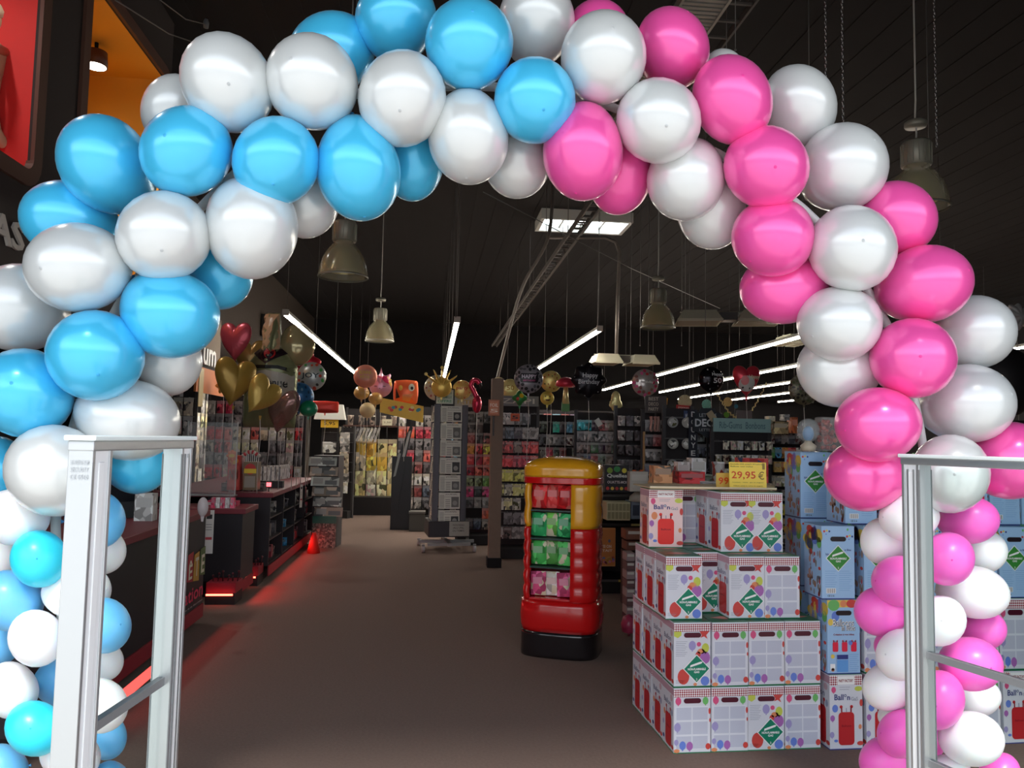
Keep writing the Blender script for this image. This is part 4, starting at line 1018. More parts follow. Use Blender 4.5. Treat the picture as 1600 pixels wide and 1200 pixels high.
# left goods wall (runs into the depth behind the counters)
a = Vector((-4.55, 11.2, 0)); c = Vector((-3.95, 19.5, 0)); d = c-a; yw = math.atan2(d.y, d.x)
mid = (a+c)/2
rack('goods_wall', 'long black goods wall behind the counters', mid.x, mid.y, yw, d.length, 2.55, 8, 'decoration_packet', 'pouch', [CREAM+GREYS, CREAM+[(196, 176, 120)], CREAM+GREYS, GREYS+CREAM], z0=.45, cols=36, ph=.25, pw=.17, dep=.1, itemlab='small cream or grey decoration packet hanging on the goods wall behind the counters', skip=.05)
# grey tall frames of packets right at the start of it (facing the entrance)
rack('goods_rack', 'black goods rack at the near end of the goods wall, facing the entrance', -4.0, 11.4, 0, 1.3, 2.45, 7, 'hair_accessory_packet', 'pouch', [GREYS+CREAM], z0=.5, cols=9, ph=.24, pw=.12, dep=.08, itemlab='narrow grey packet hanging on the near end rack by the goods wall', skip=.05)
rack('goods_rack', 'black goods rack behind the long counter, below the champagne bottle foil', -2.75, 12.6, 0, 1.5, 2.2, 6, 'sweets_packet', 'pouch', [CREAM+REDS, GREYS, CREAM+REDS+GREYS], z0=.9, cols=11, ph=.2, pw=.11, dep=.08, itemlab='small packet hanging on the rack under the champagne bottle foil', skip=.1)
# tall card stand and white sign by the goods gondola
sp = at(527, 790, 16.2)
rack('card_stand', 'narrow black stand of grey packs below a white roof-shaped sign', sp.x-.12, 15.6, 0, .30, 1.75, 6, 'greeting_pack', 'card', [GREYS+[(176, 176, 170), (160, 170, 170)]], z0=.5, cols=1, ph=.2, pw=.24, dep=.06, itemlab='pale flat pack on the narrow black stand under the white sign', cat='pack', base_d=.1)
rack('card_stand', 'second narrow stand of grey packs, turned beside the white-signed one', sp.x+.24, 15.3, R(-30), .28, 1.75, 6, 'greeting_pack', 'card', [CREAM+GREYS], z0=.5, cols=1, ph=.2, pw=.2, dep=.06, itemlab='pale flat pack on the turned narrow stand', cat='pack', base_d=.1)
b = MB(); b.add([(-.3, 0, 0), (.3, 0, 0), (.24, .05, .3), (-.24, .05, .3), (-.3, .3, 0), (.3, .3, 0), (.24, .25, .3), (-.24, .25, .3)], [(0,1,2,3), (1,5,6,2), (5,4,7,6), (4,0,3,7), (3,2,6,7)], cm(206, 204, 196, .5))
b.text('Cartes', -.2, .08, .2, .22, cm(90, 90, 90), face(0, .012, .0, 0, R(-9)), .004)
o = b.build('roof_sign', loc=(sp.x-.12, 15.4, 1.9)); tag(o, 'white roof-shaped sign on top of the narrow card stand', 'sign')
b = MB(); b.box(-.17, .17, 0, .01, 0, .16, cm(226, 180, 50, .5)); b.text('5,95', -.11, .04, .11, .12, cm(60, 50, 30), face(0, 0, 0), .002); o = b.build('price_card', loc=(sp.x-.12, 15.45, 1.74)); tag(o, 'yellow price card under the white roof-shaped sign', 'price card')
# yellow gondola
g0 = at(548, 800, 16.3); g1 = at(625, 800, 16.3)
rack('gondola', 'goods gondola with four rows of yellow and cream packs on a black base', (g0.x+g1.x)/2, 16.3, 0, g1.x-g0.x+.3, 2.15, 4, 'napkin_pack', 'pouch', [[(186, 172, 136), (170, 164, 150), (190, 166, 110)], [(186, 172, 130), (170, 164, 140), (196, 164, 80)], [(190, 166, 104), (160, 150, 130), (200, 150, 60), (200, 160, 66)], [(190, 170, 116), (180, 140, 80), (200, 140, 50), (200, 156, 76)]], z0=.42, top=.62, cols=6, pw=.19, ph=.36, dep=.12, skip=0, itemlab='yellow or cream napkin pack on the gondola beside the black cut-out stand', base_h=.36, base_d=.5, cat='pack')
gx = (g0.x+g1.x)/2
MB_ = MB(); MB_.box(-.68, .68, 0, .5, 0, .03, cm(90, 60, 52, .6)); o = MB_.build('shelf_board', loc=(gx, 15.9, 1.78)); tag(o, 'dark red shelf board above the yellow packs', 'shelf')
for k in range(6): product('glass_jar', 'tub', (150, 140, 130), (80, 80, 80), Matrix.Translation((gx-.55+k*.22, 16.1, 1.81+.2)), (.13, .13, .2), 'small jar standing on the dark red shelf above the yellow packs', 'jar', 'jars above the yellow packs')
for k in range(14): product('ribbon_strip', 'card', random.choice(CREAM+GREYS), (120, 120, 100), Matrix.Translation((gx-.85+k*.07, 15.85, 1.76)) @ Matrix.Rotation(R(20), 4, 'Y'), (.05, .02, .3), 'narrow pale ribbon strip slung from the shelf over the yellow packs', 'ribbon', 'ribbon strips over the yellow packs')
# far gondola row
rack('gondola', 'far low-lit goods wall across the middle of the shop', 3.3, 18.2, 0, 7.6, 2.3, 6, 'accessory_packet', 'pouch', [MIXC+DARKM+GREYS, DARKM+CREAM, MIXC+DARKM], z0=.3, cols=36, pw=.17, ph=.27, dep=.1, itemlab='small accessory packet on the far goods wall', skip=.04)
rack('goods_rack', 'dark rack of dim red and grey packs between the black cut-out and newspaper stand', -.12, 14.6, 0, .95, 2.1, 8, 'candle_packet', 'pouch', [GREYS, REDS+DARKM, GREYS+CREAM, DARKM+[(120, 140, 60)], REDS+GREYS], z0=.25, cols=6, pw=.13, ph=.2, itemlab='small candle packet on the dark rack beside the newspaper stand', skip=.04)
def R_(px, y_): return at(px, 700, y_).x
rack('goods_rack', 'rack of red and green packets touching the newspaper stand', R_(748, 11.9), 11.9, 0, .62, 2.1, 8, 'confetti_packet', 'pouch', [DARKM, [(196, 80, 60), (70, 60, 60)], GREYS, [(190, 60, 110), (50, 50, 56)], [(90, 130, 60), (110, 120, 90)], REDS, REDS+[(226, 60, 70)], [(226, 176, 60), (196, 50, 60), (210, 120, 50)]], z0=.2, cols=4, pw=.13, ph=.2, itemlab='red or green confetti packet on the rack touching the newspaper stand', dense=True)
rack('goods_rack', 'rack of mixed packets right behind the brown wooden post', R_(808, 10.6), 10.6, 0, .58, 2.05, 7, 'garland_packet', 'card', [GREYS+DARKM, GREYS, [(176, 176, 130), (150, 150, 140)], [(160, 160, 140), (196, 190, 110)], [(200, 190, 90), (176, 80, 100)], REDS+[(190, 90, 110)], [(176, 60, 60), (110, 90, 80)]], z0=.2, cols=4, pw=.13, ph=.2, header=(.14, (140, 146, 150), 'ZAPI', (226, 226, 220)), itemlab='flat garland packet on the rack behind the brown post', cat='packet', dense=True)
rack('goods_rack', 'rack of red and dark packets right behind the candy display', R_(868, 10.9), 10.9, 0, .66, 1.95, 7, 'streamer_packet', 'pouch', [DARKM, REDS+DARKM, GREYS, TEAL+DARKM, DARKM+CREAM], z0=.2, cols=5, pw=.12, ph=.19, itemlab='small streamer packet on the rack behind the candy display', dense=True)
rack('goods_rack', 'rack of pink and teal bows beside the candy display', R_(938, 9.6), 9.6, 0, .62, 1.95, 8, 'bow_packet', 'pouch', [DARKM, GREYS, DARKM+TEAL, PINKS, DARKM+GREYS, TEAL+DARKM, PINKS+GOLD, DARKM+CREAM], z0=.3, cols=5, pw=.115, ph=.16, itemlab='pink or teal bow packet on the rack beside the candy display', dense=True)
rack('goods_rack', 'rack of stacked black and silver cups past the pink bows', R_(988, 9.2), 9.2, 0, .40, 2.0, 7, 'cup_pack', 'tub', [GREYS+[(60, 58, 60), (80, 78, 84)]], z0=.3, cols=3, pw=.12, ph=.15, itemlab='black or silver cup pack on the rack past the pink bows', cat='pack', dense=True)
rack('goods_rack', 'dark rack of grey masks behind the pale wooden stick', R_(1030, 8.9), 8.9, 0, .38, 1.95, 7, 'mask_packet', 'pouch', [GREYS, DARKM+GREYS], z0=.3, cols=3, pw=.11, ph=.17, itemlab='grey mask packet on the dark rack by the wooden stick', dense=True)
rack('badge_board', 'black board with rows of big round badges', R_(1061, 8.5), 8.5, 0, .33, 1.98, 7, 'round_badge', 'disc', [[(150, 150, 148), (170, 168, 160)]], z0=.2, cols=2, pw=.115, ph=.115, dep=.03, itemlab='big round grey badge on the black badge board', skip=0, cat='badge')
rack('goods_rack', 'narrow rack of blue-grey packets beside the badge board', R_(1105, 8.7), 8.7, 0, .3, 1.85, 7, 'balloon_weight_packet', 'pouch', [[(60, 80, 110), (80, 84, 96), (120, 130, 130)]], z0=.2, cols=2, pw=.11, ph=.18, itemlab='blue-grey packet on the narrow rack beside the badge board', dense=True)
rack('goods_shelf', 'wide shelf of cream tins under a pale blue sign', R_(1160, 8.2), 8.2, 0, .66, 1.72, 7, 'cream_tin', 'tub', [[(176, 168, 150), (196, 190, 170)], [(120, 130, 110), (160, 150, 130)], [(190, 184, 160), (90, 90, 90)], CREAM], z0=.25, cols=6, pw=.09, ph=.12, dep=.05, header=(.15, (150, 186, 184), 'Rib-Gums  Bonbons', (90, 120, 130)), itemlab='small cream tin on the shelf under the pale blue sign', cat='tin', dense=True)
rack('goods_rack', 'rack of boxes and orange packets past the pale blue sign', R_(1222, 8.6), 8.6, 0, .6, 1.82, 7, 'party_box', 'carton', [[(110, 104, 100), (60, 60, 66)], CREAM, [(214, 110, 60), (196, 150, 90)], MIXC], z0=.25, cols=5, pw=.1, ph=.15, itemlab='small party box on the rack past the pale blue sign', cat='box', dense=True)
rack('goods_rack', 'far rack seen past the arch beside the black balloon', R_(1590, 7.6), 7.6, R(-20), 1.2, 1.9, 6, 'ribbon_packet', 'pouch', [MIXC+CREAM], z0=.3, cols=8, pw=.13, ph=.2, itemlab='small packet on the rack beside the black balloon', dense=True)
b = MB(); b.box(-.05, .05, 0, .05, 0, .72, cm(28, 30, 44, .5)); 
for k, ch in enumerate('BOUNYEAR'): b.text(ch, -.026, .64-k*.088, .026, .70-k*.088, cm(206, 206, 206), face(0, 0, 0), .002, .02)
q = at(1083, 740, 8.45); b.box(-.02, .02, .0, .04, -q.z, 0, cm(40, 40, 44)); o = b.build('letter_board', loc=q); tag(o, 'narrow dark board with vertical pale capital letters beside the badges', 'sign')
q = at(1106, 660, 8.4); b = MB(); T = face(0, 0, 0); pts = [(-.17, .1), (-.1, .12), (-.08, .16), (.08, .16), (.1, .12), (.17, .1), (.17, -.1), (.1, -.12), (0, -.18), (-.1, -.12), (-.17, -.1)]
b.poly(pts, cm(36, 42, 50, .5), T, .0, .02); b.text('LETTERS', -.1, .06, .1, .1, cm(190, 196, 200), T, .002); b.text('DECO', -.15, -.05, .15, .04, cm(206, 210, 214), T, .002, .03); b.text('LETTERS', -.1, -.1, .08, -.07, cm(170, 176, 180), T, .002)
b.box(-.01, .01, .005, .02, -.5, -.1, cm(40, 40, 44)); o = b.build('shop_sign', loc=q); tag(o, 'black shield-shaped sign reading LETTERS DECO above the badges', 'sign')
q = at(1006, 770, 8.9); b = MB(); b.box(-.012, .012, 0, .02, -q.z+.0, .72, cm(196, 160, 110, .6)); o = b.build('wooden_stick', loc=q); tag(o, 'pale upright wooden stick between the cup rack and the mask rack', 'stick')
q = at(1025, 632, 8.8); b = MB(); b.box(-.13, .13, 0, .01, -.1, .1, cm(70, 62, 60)); T = face(0, 0, 0)
for k, s_ in enumerate(('BEST', 'DECO', 'PARTY')): b.text(s_, -.09, .045-k*.06, .03, .085-k*.06, cm(190, 176, 160), T, .002)
b.box(-.01, .01, .01, .02, -.3, -.08, cm(70, 62, 60)); o = b.build('shop_sign', loc=q); tag(o, 'brown chalk-style sign above the mask rack', 'sign')
# ---------------- newspaper stand
ns = at(695, 850, 11.3); Yn = 11.2
o = empty('newspaper_stand', (at(697, 850, Yn).x, Yn, 0), R(6)); tag(o, 'tall revolving stand with framed old newspaper cards on grey castors', 'stand')
gst = cm(96, 96, 102, .5, metal=.3)
MB().box(-.035, .035, -.035, .035, .3, 2.02, gst).build('column', o)
for a_ in (0, 90, 180, 270):
    f_ = empty('panel', (0, 0, 0), R(a_)); f_.parent = o
    for s_ in (-.19, .19): MB().box(s_-.03, s_+.03, -.24, -.19, .42, 2.06, gst).build('upright', f_)
    for k in range(7):
        zz = 1.93-k*.245; b = MB(); T = Matrix.Translation((0, -.235, zz)) @ Matrix.Rotation(R(-6), 4, 'X') @ Matrix.Rotation(R(90), 4, 'X') @ Matrix.Diagonal((.56, .84, .8, 1))
        b.rect(-.27, -.135, .27, .135, cm(216, 218, 206, .5), T, 0, .012); q_ = cm(120, 122, 116, .6)
        for m_ in range(9): b.rect(-.24, -.11+m_*.024, -.13, -.102+m_*.024, q_, T, .001)
        b.text('JOURNAL', -.10, .09, .2, .115, cm(90, 92, 88), T, .001)
        for m_ in range(5): b.rect(-.1, -.11+m_*.03, .02, -.1+m_*.03, q_, T, .001)
        b.rect(.05, -.11, .24, .03+.03*(k % 2), cm(110, 112, 108) if k % 3 else cm(60, 62, 62), T, .001); b.disc(.14, -.04, .06, .04, cm(150, 152, 146), T, .0015)
        b.rect(-.245, .06, .245, .064, q_, T, .001); b.build('framed_card', f_)
MB().box(-.29, .29, -.29, .29, .2, .42, cm(50, 48, 52, .5)).build('drawer_base', o, bevel=.01)
b = MB(); b.box(-.4, .4, -.03, .03, .09, .13, cm(150, 150, 150, .4)); b.box(-.03, .03, -.4, .4, .09, .13, cm(150, 150, 150, .4)); b.box(-.3, .3, -.36, -.32, .09, .13, cm(150, 150, 150, .4)); b.build('foot_cross', o)
for x_, y_ in ((-.36, -.33), (.36, -.33), (-.36, .33), (.36, .33)):
    b = MB(); b.lathe([(.001, -.02), (.045, -.02), (.045, .02), (.001, .02)], cm(170, 170, 172, .35), 14, T=Matrix.Translation((x_, y_, .046)) @ Matrix.Rotation(R(90), 4, 'Y')); b.box(x_-.02, x_+.02, y_-.02, y_+.02, .05, .11, cm(140, 140, 142, .4)); b.build('castor', o)
b = MB(); T = face(.06, -.31, 0); b.rect(-.06, .22, .22, .42, cm(166, 168, 158, .5), T, 0, .004)
for k, s_ in enumerate(('NOUVEAU', 'AU FIL', 'DU TEMPS')): b.text(s_, -.01, .36-k*.04, .15, .385-k*.04, cm(80, 82, 80), T, .001)
b.build('notice', o)
def framed_sign(px, py, Y, w_, h_, fr_, bgc, lines, lab, pole=None):
    q = at(px, py, Y); o = empty('framed_sign', q); tag(o, lab, 'sign'); T = face(0, 0, 0)
    MB().box(-w_/2, w_/2, 0, .02, -h_/2, h_/2, cm(*fr_, .5)).build('frame', o, bevel=.002)
    b = MB(); b.rect(-w_/2+.018, -h_/2+.018, w_/2-.018, h_/2-.018, cm(*bgc, .5), T, .001)
    n = len(lines)
    for k, (s_, c_) in enumerate(lines): y_ = h_/2-.03-(h_-.06)*(k+.85)/n; b.text(s_, -w_*.36, y_, w_*.36, y_+(h_-.06)/n*.62, cm(*c_), T, .002, .01)
    b.build('board', o); MB().box(-.008, .008, .01, .02, -h_/2-.25, -h_/2, cm(60, 60, 60)).build('stem', o)
framed_sign(695, 620, 11.15, .28, .24, (30, 30, 30), (206, 214, 200), [('GÉANTES', (90, 110, 100)), ('LA FAMILLE', (60, 130, 90)), ('OFFRE', (60, 150, 100))], 'black framed pale sign with green lettering on top of the newspaper stand')
framed_sign(727, 621, 11.25, .31, .28, (196, 190, 176), (196, 190, 170), [('PROMO', (150, 140, 110)), ('FÊTE', (200, 170, 60))], 'beige sign board with a yellow print next to the black framed sign')
framed_sign(772, 637, 9.55, .14, .2, (176, 110, 80), (206, 130, 96), [('FOIL', (240, 220, 200)), ('5', (240, 220, 200))], 'small orange card sign stuck on the brown wooden post')
framed_sign(605, 660, 15.87, .2, .13, (210, 200, 170), (220, 214, 190), [('2,50', (120, 100, 60))], 'small cream price card above the yellow packs')
# black cut-out stand and grey bin
q = at(625, 824, 13.4); o = empty('cardboard_display', (q.x, 13.4, 0)); tag(o, 'tall glossy black cardboard display with a pointed leaning top', 'display')
bk = cm(20, 19, 22, .35)
MB().box(-.17, .17, 0, .3, 0, 1.25, bk).build('body', o, bevel=.006)
b = MB(); T = face(0, -.01, 0); b.poly([(-.17, .35), (-.05, .35), (.08, 1.3), (.17, 1.75), (.13, 1.8), (.0, 1.45), (-.12, 1.1)], bk, T, .02, .03); b.build('wing', o)
b = MB(); b.poly([(.0, 1.25), (.05, 1.25), (.14, 1.7), (.1, 1.68)], cm(150, 150, 150, .3), T, .03, .01); b.poly([(-.14, .9), (-.1, .92), (-.02, 1.3), (-.06, 1.32)], cm(130, 134, 134, .3), T, .03, .01); b.build('poster', o)
q = at(651, 828, 13.2); o = empty('storage_bin', (q.x, 13.2, 0)); tag(o, 'grey storage bin standing beside the newspaper stand', 'bin')
MB().box(-.13, .13, 0, .3, 0, .3, cm(84, 84, 80, .6)).build('body', o, bevel=.01); MB().box(-.14, .14, -.01, .31, .3, .33, cm(110, 108, 104, .5)).build('lid', o)
# leaning poster rack by the counter
q = at(507, 855, 11.3); o = empty('poster_rack', (q.x, 11.3, 0), R(-6)); tag(o, 'stepped grey poster rack with confetti-patterned lower panel at the end of the counters', 'rack')
MB().box(-.2, .16, 0, .35, .0, 1.3, cm(60, 54, 56, .6)).build('frame', o)
for k in range(6):
    w1 = .40-.0*k; x0_ = -.26+.0*k; zz = 1.28-k*.14; yy = -.02-.03*k
    b = MB(); T = face(x0_+.028*k, yy, zz, 0, R(-14)); b.rect(0, -.13, w1, .0, pmat(*[((150, 158, 152), (96, 104, 104)), ((136, 126, 112), (90, 96, 96))][k % 2], .35, 9), T, 0, .004); b.rect(.03, -.1, .17, -.02, cm(168, 170, 166), T, .001); b.rect(.2, -.11, .37, -.05, cm(118, 124, 124), T, .001); b.build('poster', o)
b = MB(); b.box(-.13, .2, -.22, -.2, .02, .42, pmat((60, 66, 60), (150, 150, 136), .4, 45)); b.box(-.13, .2, -.225, -.2, .36, .46, cm(50, 110, 96, .4)); b.build('confetti_panel', o)
b = MB(); b.lathe([(.09, 0), (.03, .26), (.03, .27)], cm(230, 60, 50, .5), 16); q = at(490, 853, 10.6); o = b.build('traffic_cone', loc=(q.x-.02, 10.75, .001)); tag(o, 'small red cone on the floor beside the poster rack', 'cone')
# ================================================================ foil balloons
def foilm(r, g, b, rough=.3, metal=.35): return mat('foil_%d_%d_%d' % (r, g, b), srgb(min(245, int(r*1.12)), min(245, int(g*1.12)), min(245, int(b*1.12))), rough, metal=metal)
def o_round(t): return 1.0
def o_heart(t):
    # polar heart: sample by ray against parametric heart
    x, y = math.cos(t), math.sin(t)
    lo, hi = 0.0, 2.0
    for _ in range(18):
        m = (lo+hi)/2; X, Y = x*m*1.18, y*m*1.18+.22
        inside = (X*X+(Y-abs(X)**(2/3)*.75)**2) < 1.0
        if inside: lo = m
        else: hi = m
    return lo
def o_star(n, a, sharp=1):
    return lambda t: 1-a*(.5-.5*math.cos(n*t))**sharp
def o_square(t): return .92/max(abs(math.cos(t)), abs(math.sin(t)))**.75
def o_cat(t):
    d = abs((math.degrees(t)-90+180) % 360-180); ear = max(0, 1-abs(d-38)/13); horn = max(0, 1-d/7)*.55
    return .88+.36*ear+horn
def o_ears(t):
    d = abs((math.degrees(t)-90+180) % 360-180); return .95+.33*max(0, 1-abs(d-42)/9)
def o_dress(t):
    x, y = math.cos(t), math.sin(t)
    return .55+.45*max(0, -y)**.6*(1+.15*math.cos(10*t))+.4*max(0, y)**3
def o_drop(t):
    y = math.sin(t); return 1-.22*max(0, -y)
def foil(px, py, Y, rpx, outline, m, lab, yaw=0, thick=.34, art=None, nseg=60, string=None, name='foil_balloon', cat='balloon', grp=None, tilt=0, sy=1.0, wr=1.0):
    q = at(px, py, Y); r = rpx*Y/F; o = empty(name, q, yaw); tag(o, lab, cat, grp)
    NR_ = 12; R0 = [outline(2*math.pi*k/nseg) for k in range(nseg)]
    mv = [r_*r for r_ in R0]
    v = []; f = []
    def zf(rho, k): return thick*r*(max(0, 1-rho**2.2))**.62*(1+wr*.05*math.sin(k*2.9+1)*rho**3) + wr*.02*r*math.sin(k*1.7)*rho**6*(1-rho)*6
    for side in (1, -1):
        for i in range(NR_+1):
            rho = math.sin(math.pi/2*i/NR_)
            for k in range(nseg):
                a = 2*math.pi*k/nseg; v.append((rho*mv[k]*math.cos(a), -side*zf(rho, k), rho*mv[k]*math.sin(a)*sy))
    N1 = (NR_+1)*nseg
    for s_ in (0, 1):
        for i in range(NR_):
            for k in range(nseg):
                q4 = (i*nseg+k, i*nseg+(k+1) % nseg, (i+1)*nseg+(k+1) % nseg, (i+1)*nseg+k)
                q4 = tuple(x+s_*N1 for x in q4); f.append(q4 if s_ else q4[::-1])
    b = MB(); b.add(v, f, m, True, Matrix.Rotation(tilt, 4, 'Y')); body = b.build('body', o)
    if art:
        b = MB(); art(b, r); nv = []
        import bmesh
        bm = bmesh.new(); vs = [bm.verts.new(q_) for q_ in b.v]
        for q_, mi_ in zip(b.f, b.m):
            try: fc = bm.faces.new([vs[i_] for i_ in q_]); fc.material_index = mi_
            except ValueError: pass
        bmesh.ops.triangulate(bm, faces=bm.faces[:])
        for _ in range(4):
            el = [e_ for e_ in bm.edges if e_.calc_length() > .14*r]
            if not el: break
            bmesh.ops.subdivide_edges(bm, edges=el, cuts=1); bmesh.ops.triangulate(bm, faces=bm.faces[:])
        bm.verts.index_update(); b.v = [tuple(q_.co) for q_ in bm.verts]; b.f = [[q_.index for q_ in fc.verts] for fc in bm.faces]; b.m = [fc.material_index for fc in bm.faces]; b.s = [False]*len(b.f); bm.free()
        for x, y, z in b.v:                                           # art drawn in x,y; z = layer; wrap it onto the bulge
            a = math.atan2(y/sy, x) % (2*math.pi); k = int(a/(2*math.pi)*nseg) % nseg; rho = min(.98, math.hypot(x, y/sy)/mv[k])
            nv.append((x, -thick*r*(max(0, 1-rho**2.2))**.62-.006-z, y))
        b.v = [tuple(Matrix.Rotation(tilt, 4, 'Y') @ Vector(p)) for p in nv]; b.build('print', o)
    zb = -min(R0[int(nseg*.75)], 2)*r*sy
    b = MB(); b.add([(-.014, -.003, zb+.01), (.014, -.003, zb+.01), (.008, .0, zb-.04), (-.008, .0, zb-.04), (-.014, .003, zb+.01), (.014, .003, zb+.01)], [(0, 1, 2, 3), (5, 4, 3, 2)], m); b.build('tail', o)
    L = 0 if string == 0 else q.z+zb-.03-(.955 if px < 500 else 1.2)
    if L > .05:
        MB().tube([(0, 0, zb-.03), (.01, .0, zb-.03-L*.3), (-.008, 0, zb-.03-L*.7), (0, 0, zb-.03-L)], .0035, mat('ribbon_white', srgb(196, 192, 186), .4), 5).build('ribbon', o)
    return o
I = Matrix()
def t_(s, x0, y0, x1, y1, c, z=.002): return lambda b, r: b.text(s, x0*r, y0*r, x1*r, y1*r, cm(*c, .35), I, z, .02)
def many(*fs): return lambda b, r: [f(b, r) for f in fs]
def dots(cols, n, rmin, rmax, seed=1, ring=(.25, .85)):
    def f(b, r):
        q = random.Random(seed)
        for k in range(n):
            a = 2*math.pi*k*.618; d = (ring[0]+(ring[1]-ring[0])*((k+.5)/n)**.5)*r
            b.disc(d*math.cos(a), d*math.sin(a), q.uniform(rmin, rmax)*r, q.uniform(rmin, rmax)*r, cm(*q.choice(cols), .3), I, .001, 10)
    return f
def dsc(x, y, rx, ry, c, z=.002, n=16): return lambda b, r: b.disc(x*r, y*r, rx*r, ry*r, cm(*c, .3), I, z, n)
def pl(pts, c, z=.002): return lambda b, r: b.poly([(x*r, y*r) for x, y in pts], cm(*c, .3), I, z)
Yc = 9.0
foil(368, 533, 9.0, 30, o_heart, foilm(176, 72, 84), 'shiny dark pink heart foil balloon topping the bunch over the counters', R(-15), string=1.0)
foil(366, 596, 8.7, 37, o_heart, foilm(150, 122, 58), 'antique gold heart foil balloon below the dark pink heart', R(30), .4, string=.9, tilt=R(8))
foil(408, 618, 8.6, 31, o_heart, foilm(168, 140, 70), 'second gold heart foil balloon, tilted, in front of the champagne bottle', R(35), .4, string=.9, tilt=R(35))
foil(392, 560, 9.4, 30, o_heart, foilm(140, 110, 62), 'dim gold heart foil balloon half hidden behind the dark pink heart', R(10), .4, string=.9)
def o_bottle(t):
    x, y = math.cos(t), math.sin(t)                                   # tall bottle: body .42 wide, neck .15
    lo = 0
    for k in range(1, 130):
        m = k*.01; X, Y_ = abs(x)*m, y*m
        wd = .46 if Y_ < .05 else (.46-(Y_-.05)*.85 if Y_ < .40 else .125)
        if X < wd and -1.0 < Y_ < 1.0: lo = m
        else: break
    return max(lo, .05)
foil(424, 578, 9.2, 88, o_bottle, foilm(112, 116, 84, .3), 'tall champagne bottle foil balloon with grey label and red seal', R(-8), .30, many(
    pl([(-.12, .97), (.12, .97), (.16, .36), (0, .28), (-.16, .36)], (186, 150, 116)), pl([(-.3, .28), (0, .08), (.3, .28), (.2, .36), (-.2, .36)], (36, 22, 30), .003), dsc(.05, .26, .085, .085, (170, 40, 40), .004),
    pl([(-.44, .0), (-.2, .06), (.2, .06), (.44, .0), (.44, -.06), (.2, .0), (-.2, .0), (-.44, -.06)], (24, 26, 24), .002), pl([(-.44, -.1), (0, -.02), (.44, -.1), (.44, -.52), (0, -.58), (-.44, -.52)], (158, 152, 140), .002), t_('Bienvenue', -.3, -.32, .36, -.16, (40, 36, 36), .004)), nseg=120, string=.6, sy=1.0)
foil(464, 543, 9.3, 27, o_drop, mat('clear_gold_foil', srgb(176, 164, 122), .12, metal=.35, alpha=.75), 'translucent pale gold glass-shaped foil balloon beside the bottle neck', R(10), .6, string=.8, sy=1.35)
foil(477, 565, 10.2, 24, o_star(5, .35), foilm(176, 36, 52), 'red figure-shaped foil balloon at the right of the bottle bunch', R(10), .4, string=.8)
foil(487, 588, 10.0, 22, o_round, foilm(168, 172, 170), 'silver round foil balloon with dark lettering under the red one', 0, .7, many(t_('JOY', -.6, -.25, .6, .2, (40, 60, 70)), dots([(70, 160, 80), (200, 80, 60), (60, 60, 60)], 12, .08, .14, 3, (.6, .9))), string=.7)
foil(468, 620, 9.6, 22, o_round, foilm(50, 96, 140), 'blue foil balloon by the green latex balloon', R(20), .6, dots([(120, 160, 190), (30, 60, 90)], 16, .06, .12, 4), string=.6)
foil(440, 640, 9.1, 34, o_heart, mat('clear_rose_foil', srgb(150, 110, 104), .15, metal=.4, alpha=.7), 'see-through rosy foil balloon at the foot of the bottle bunch', R(-25), .5, string=.6, tilt=R(10))
foil(482, 640, 9.5, 14, o_drop, mat('latex_green', srgb(20, 130, 90), .35, coat=.3), 'small green latex balloon at the end of the counter bunch', 0, .95, string=.7, wr=0, name='balloon')
foil(508, 636, 12.5, 17, lambda t: .55/max(abs(math.sin(t)), .42*abs(math.cos(t)))**.9, foilm(190, 60, 52), 'flat red foil banner balloon against the brown wall', R(10), .2, string=.3)
foil(350, 603, 11.5, 13, o_star(6, .3), foilm(196, 160, 90), 'small gold star foil balloon by the orange sign board', 0, .4, string=.5)
# row over the goods
foil(571, 588, 12.0, 18, o_round, foilm(216, 140, 120), 'round pink and gold birthday foil balloon at the end of the light tube', 0, .4, many(dsc(0, .1, .7, .5, (226, 160, 140)), t_('BONNE', -.5, .15, .5, .45, (226, 196, 90), .003), t_('FÊTE', -.4, -.2, .4, .08, (226, 196, 90), .003)), string=.8)
foil(595, 603, 12.3, 20, o_cat, foilm(196, 140, 160), 'pink unicorn cat head foil balloon with a tuft of red hair', R(5), .45, many(pl([(-.4, .7), (.5, .75), (.75, .1), (.3, .25), (.0, .6)], (206, 50, 100)), pl([(.45, .75), (.8, .5), (.85, -.1), (.65, .1)], (226, 176, 70), .003), dsc(-.4, -.05, .13, .03, (70, 40, 60), .003), dsc(.25, -.05, .13, .03, (70, 40, 60), .003), dsc(-.08, -.22, .05, .04, (90, 40, 60), .003), pl([(-.55, .75), (-.65, 1.1), (-.35, .85)], (226, 180, 170), .003)), string=.8)
gl1 = mat('latex_gold', srgb(206, 160, 90), .35, coat=.3); gl2 = mat('latex_cream', srgb(226, 200, 150), .4)
foil(565, 615, 12.1, 12, o_drop, gl1, 'left gold balloon of the cluster of three under the round birthday foil', 0, .95, string=.6, wr=0, name='balloon')
foil(587, 624, 12.2, 11, o_drop, gl1, 'gold balloon of the three, tucked under the unicorn cat', 0, .95, string=.6, wr=0, name='balloon')
foil(574, 641, 12.0, 12, o_round, gl2, 'cream balloon, lowest of the cluster of three', 0, .95, string=.6, wr=0, name='balloon')
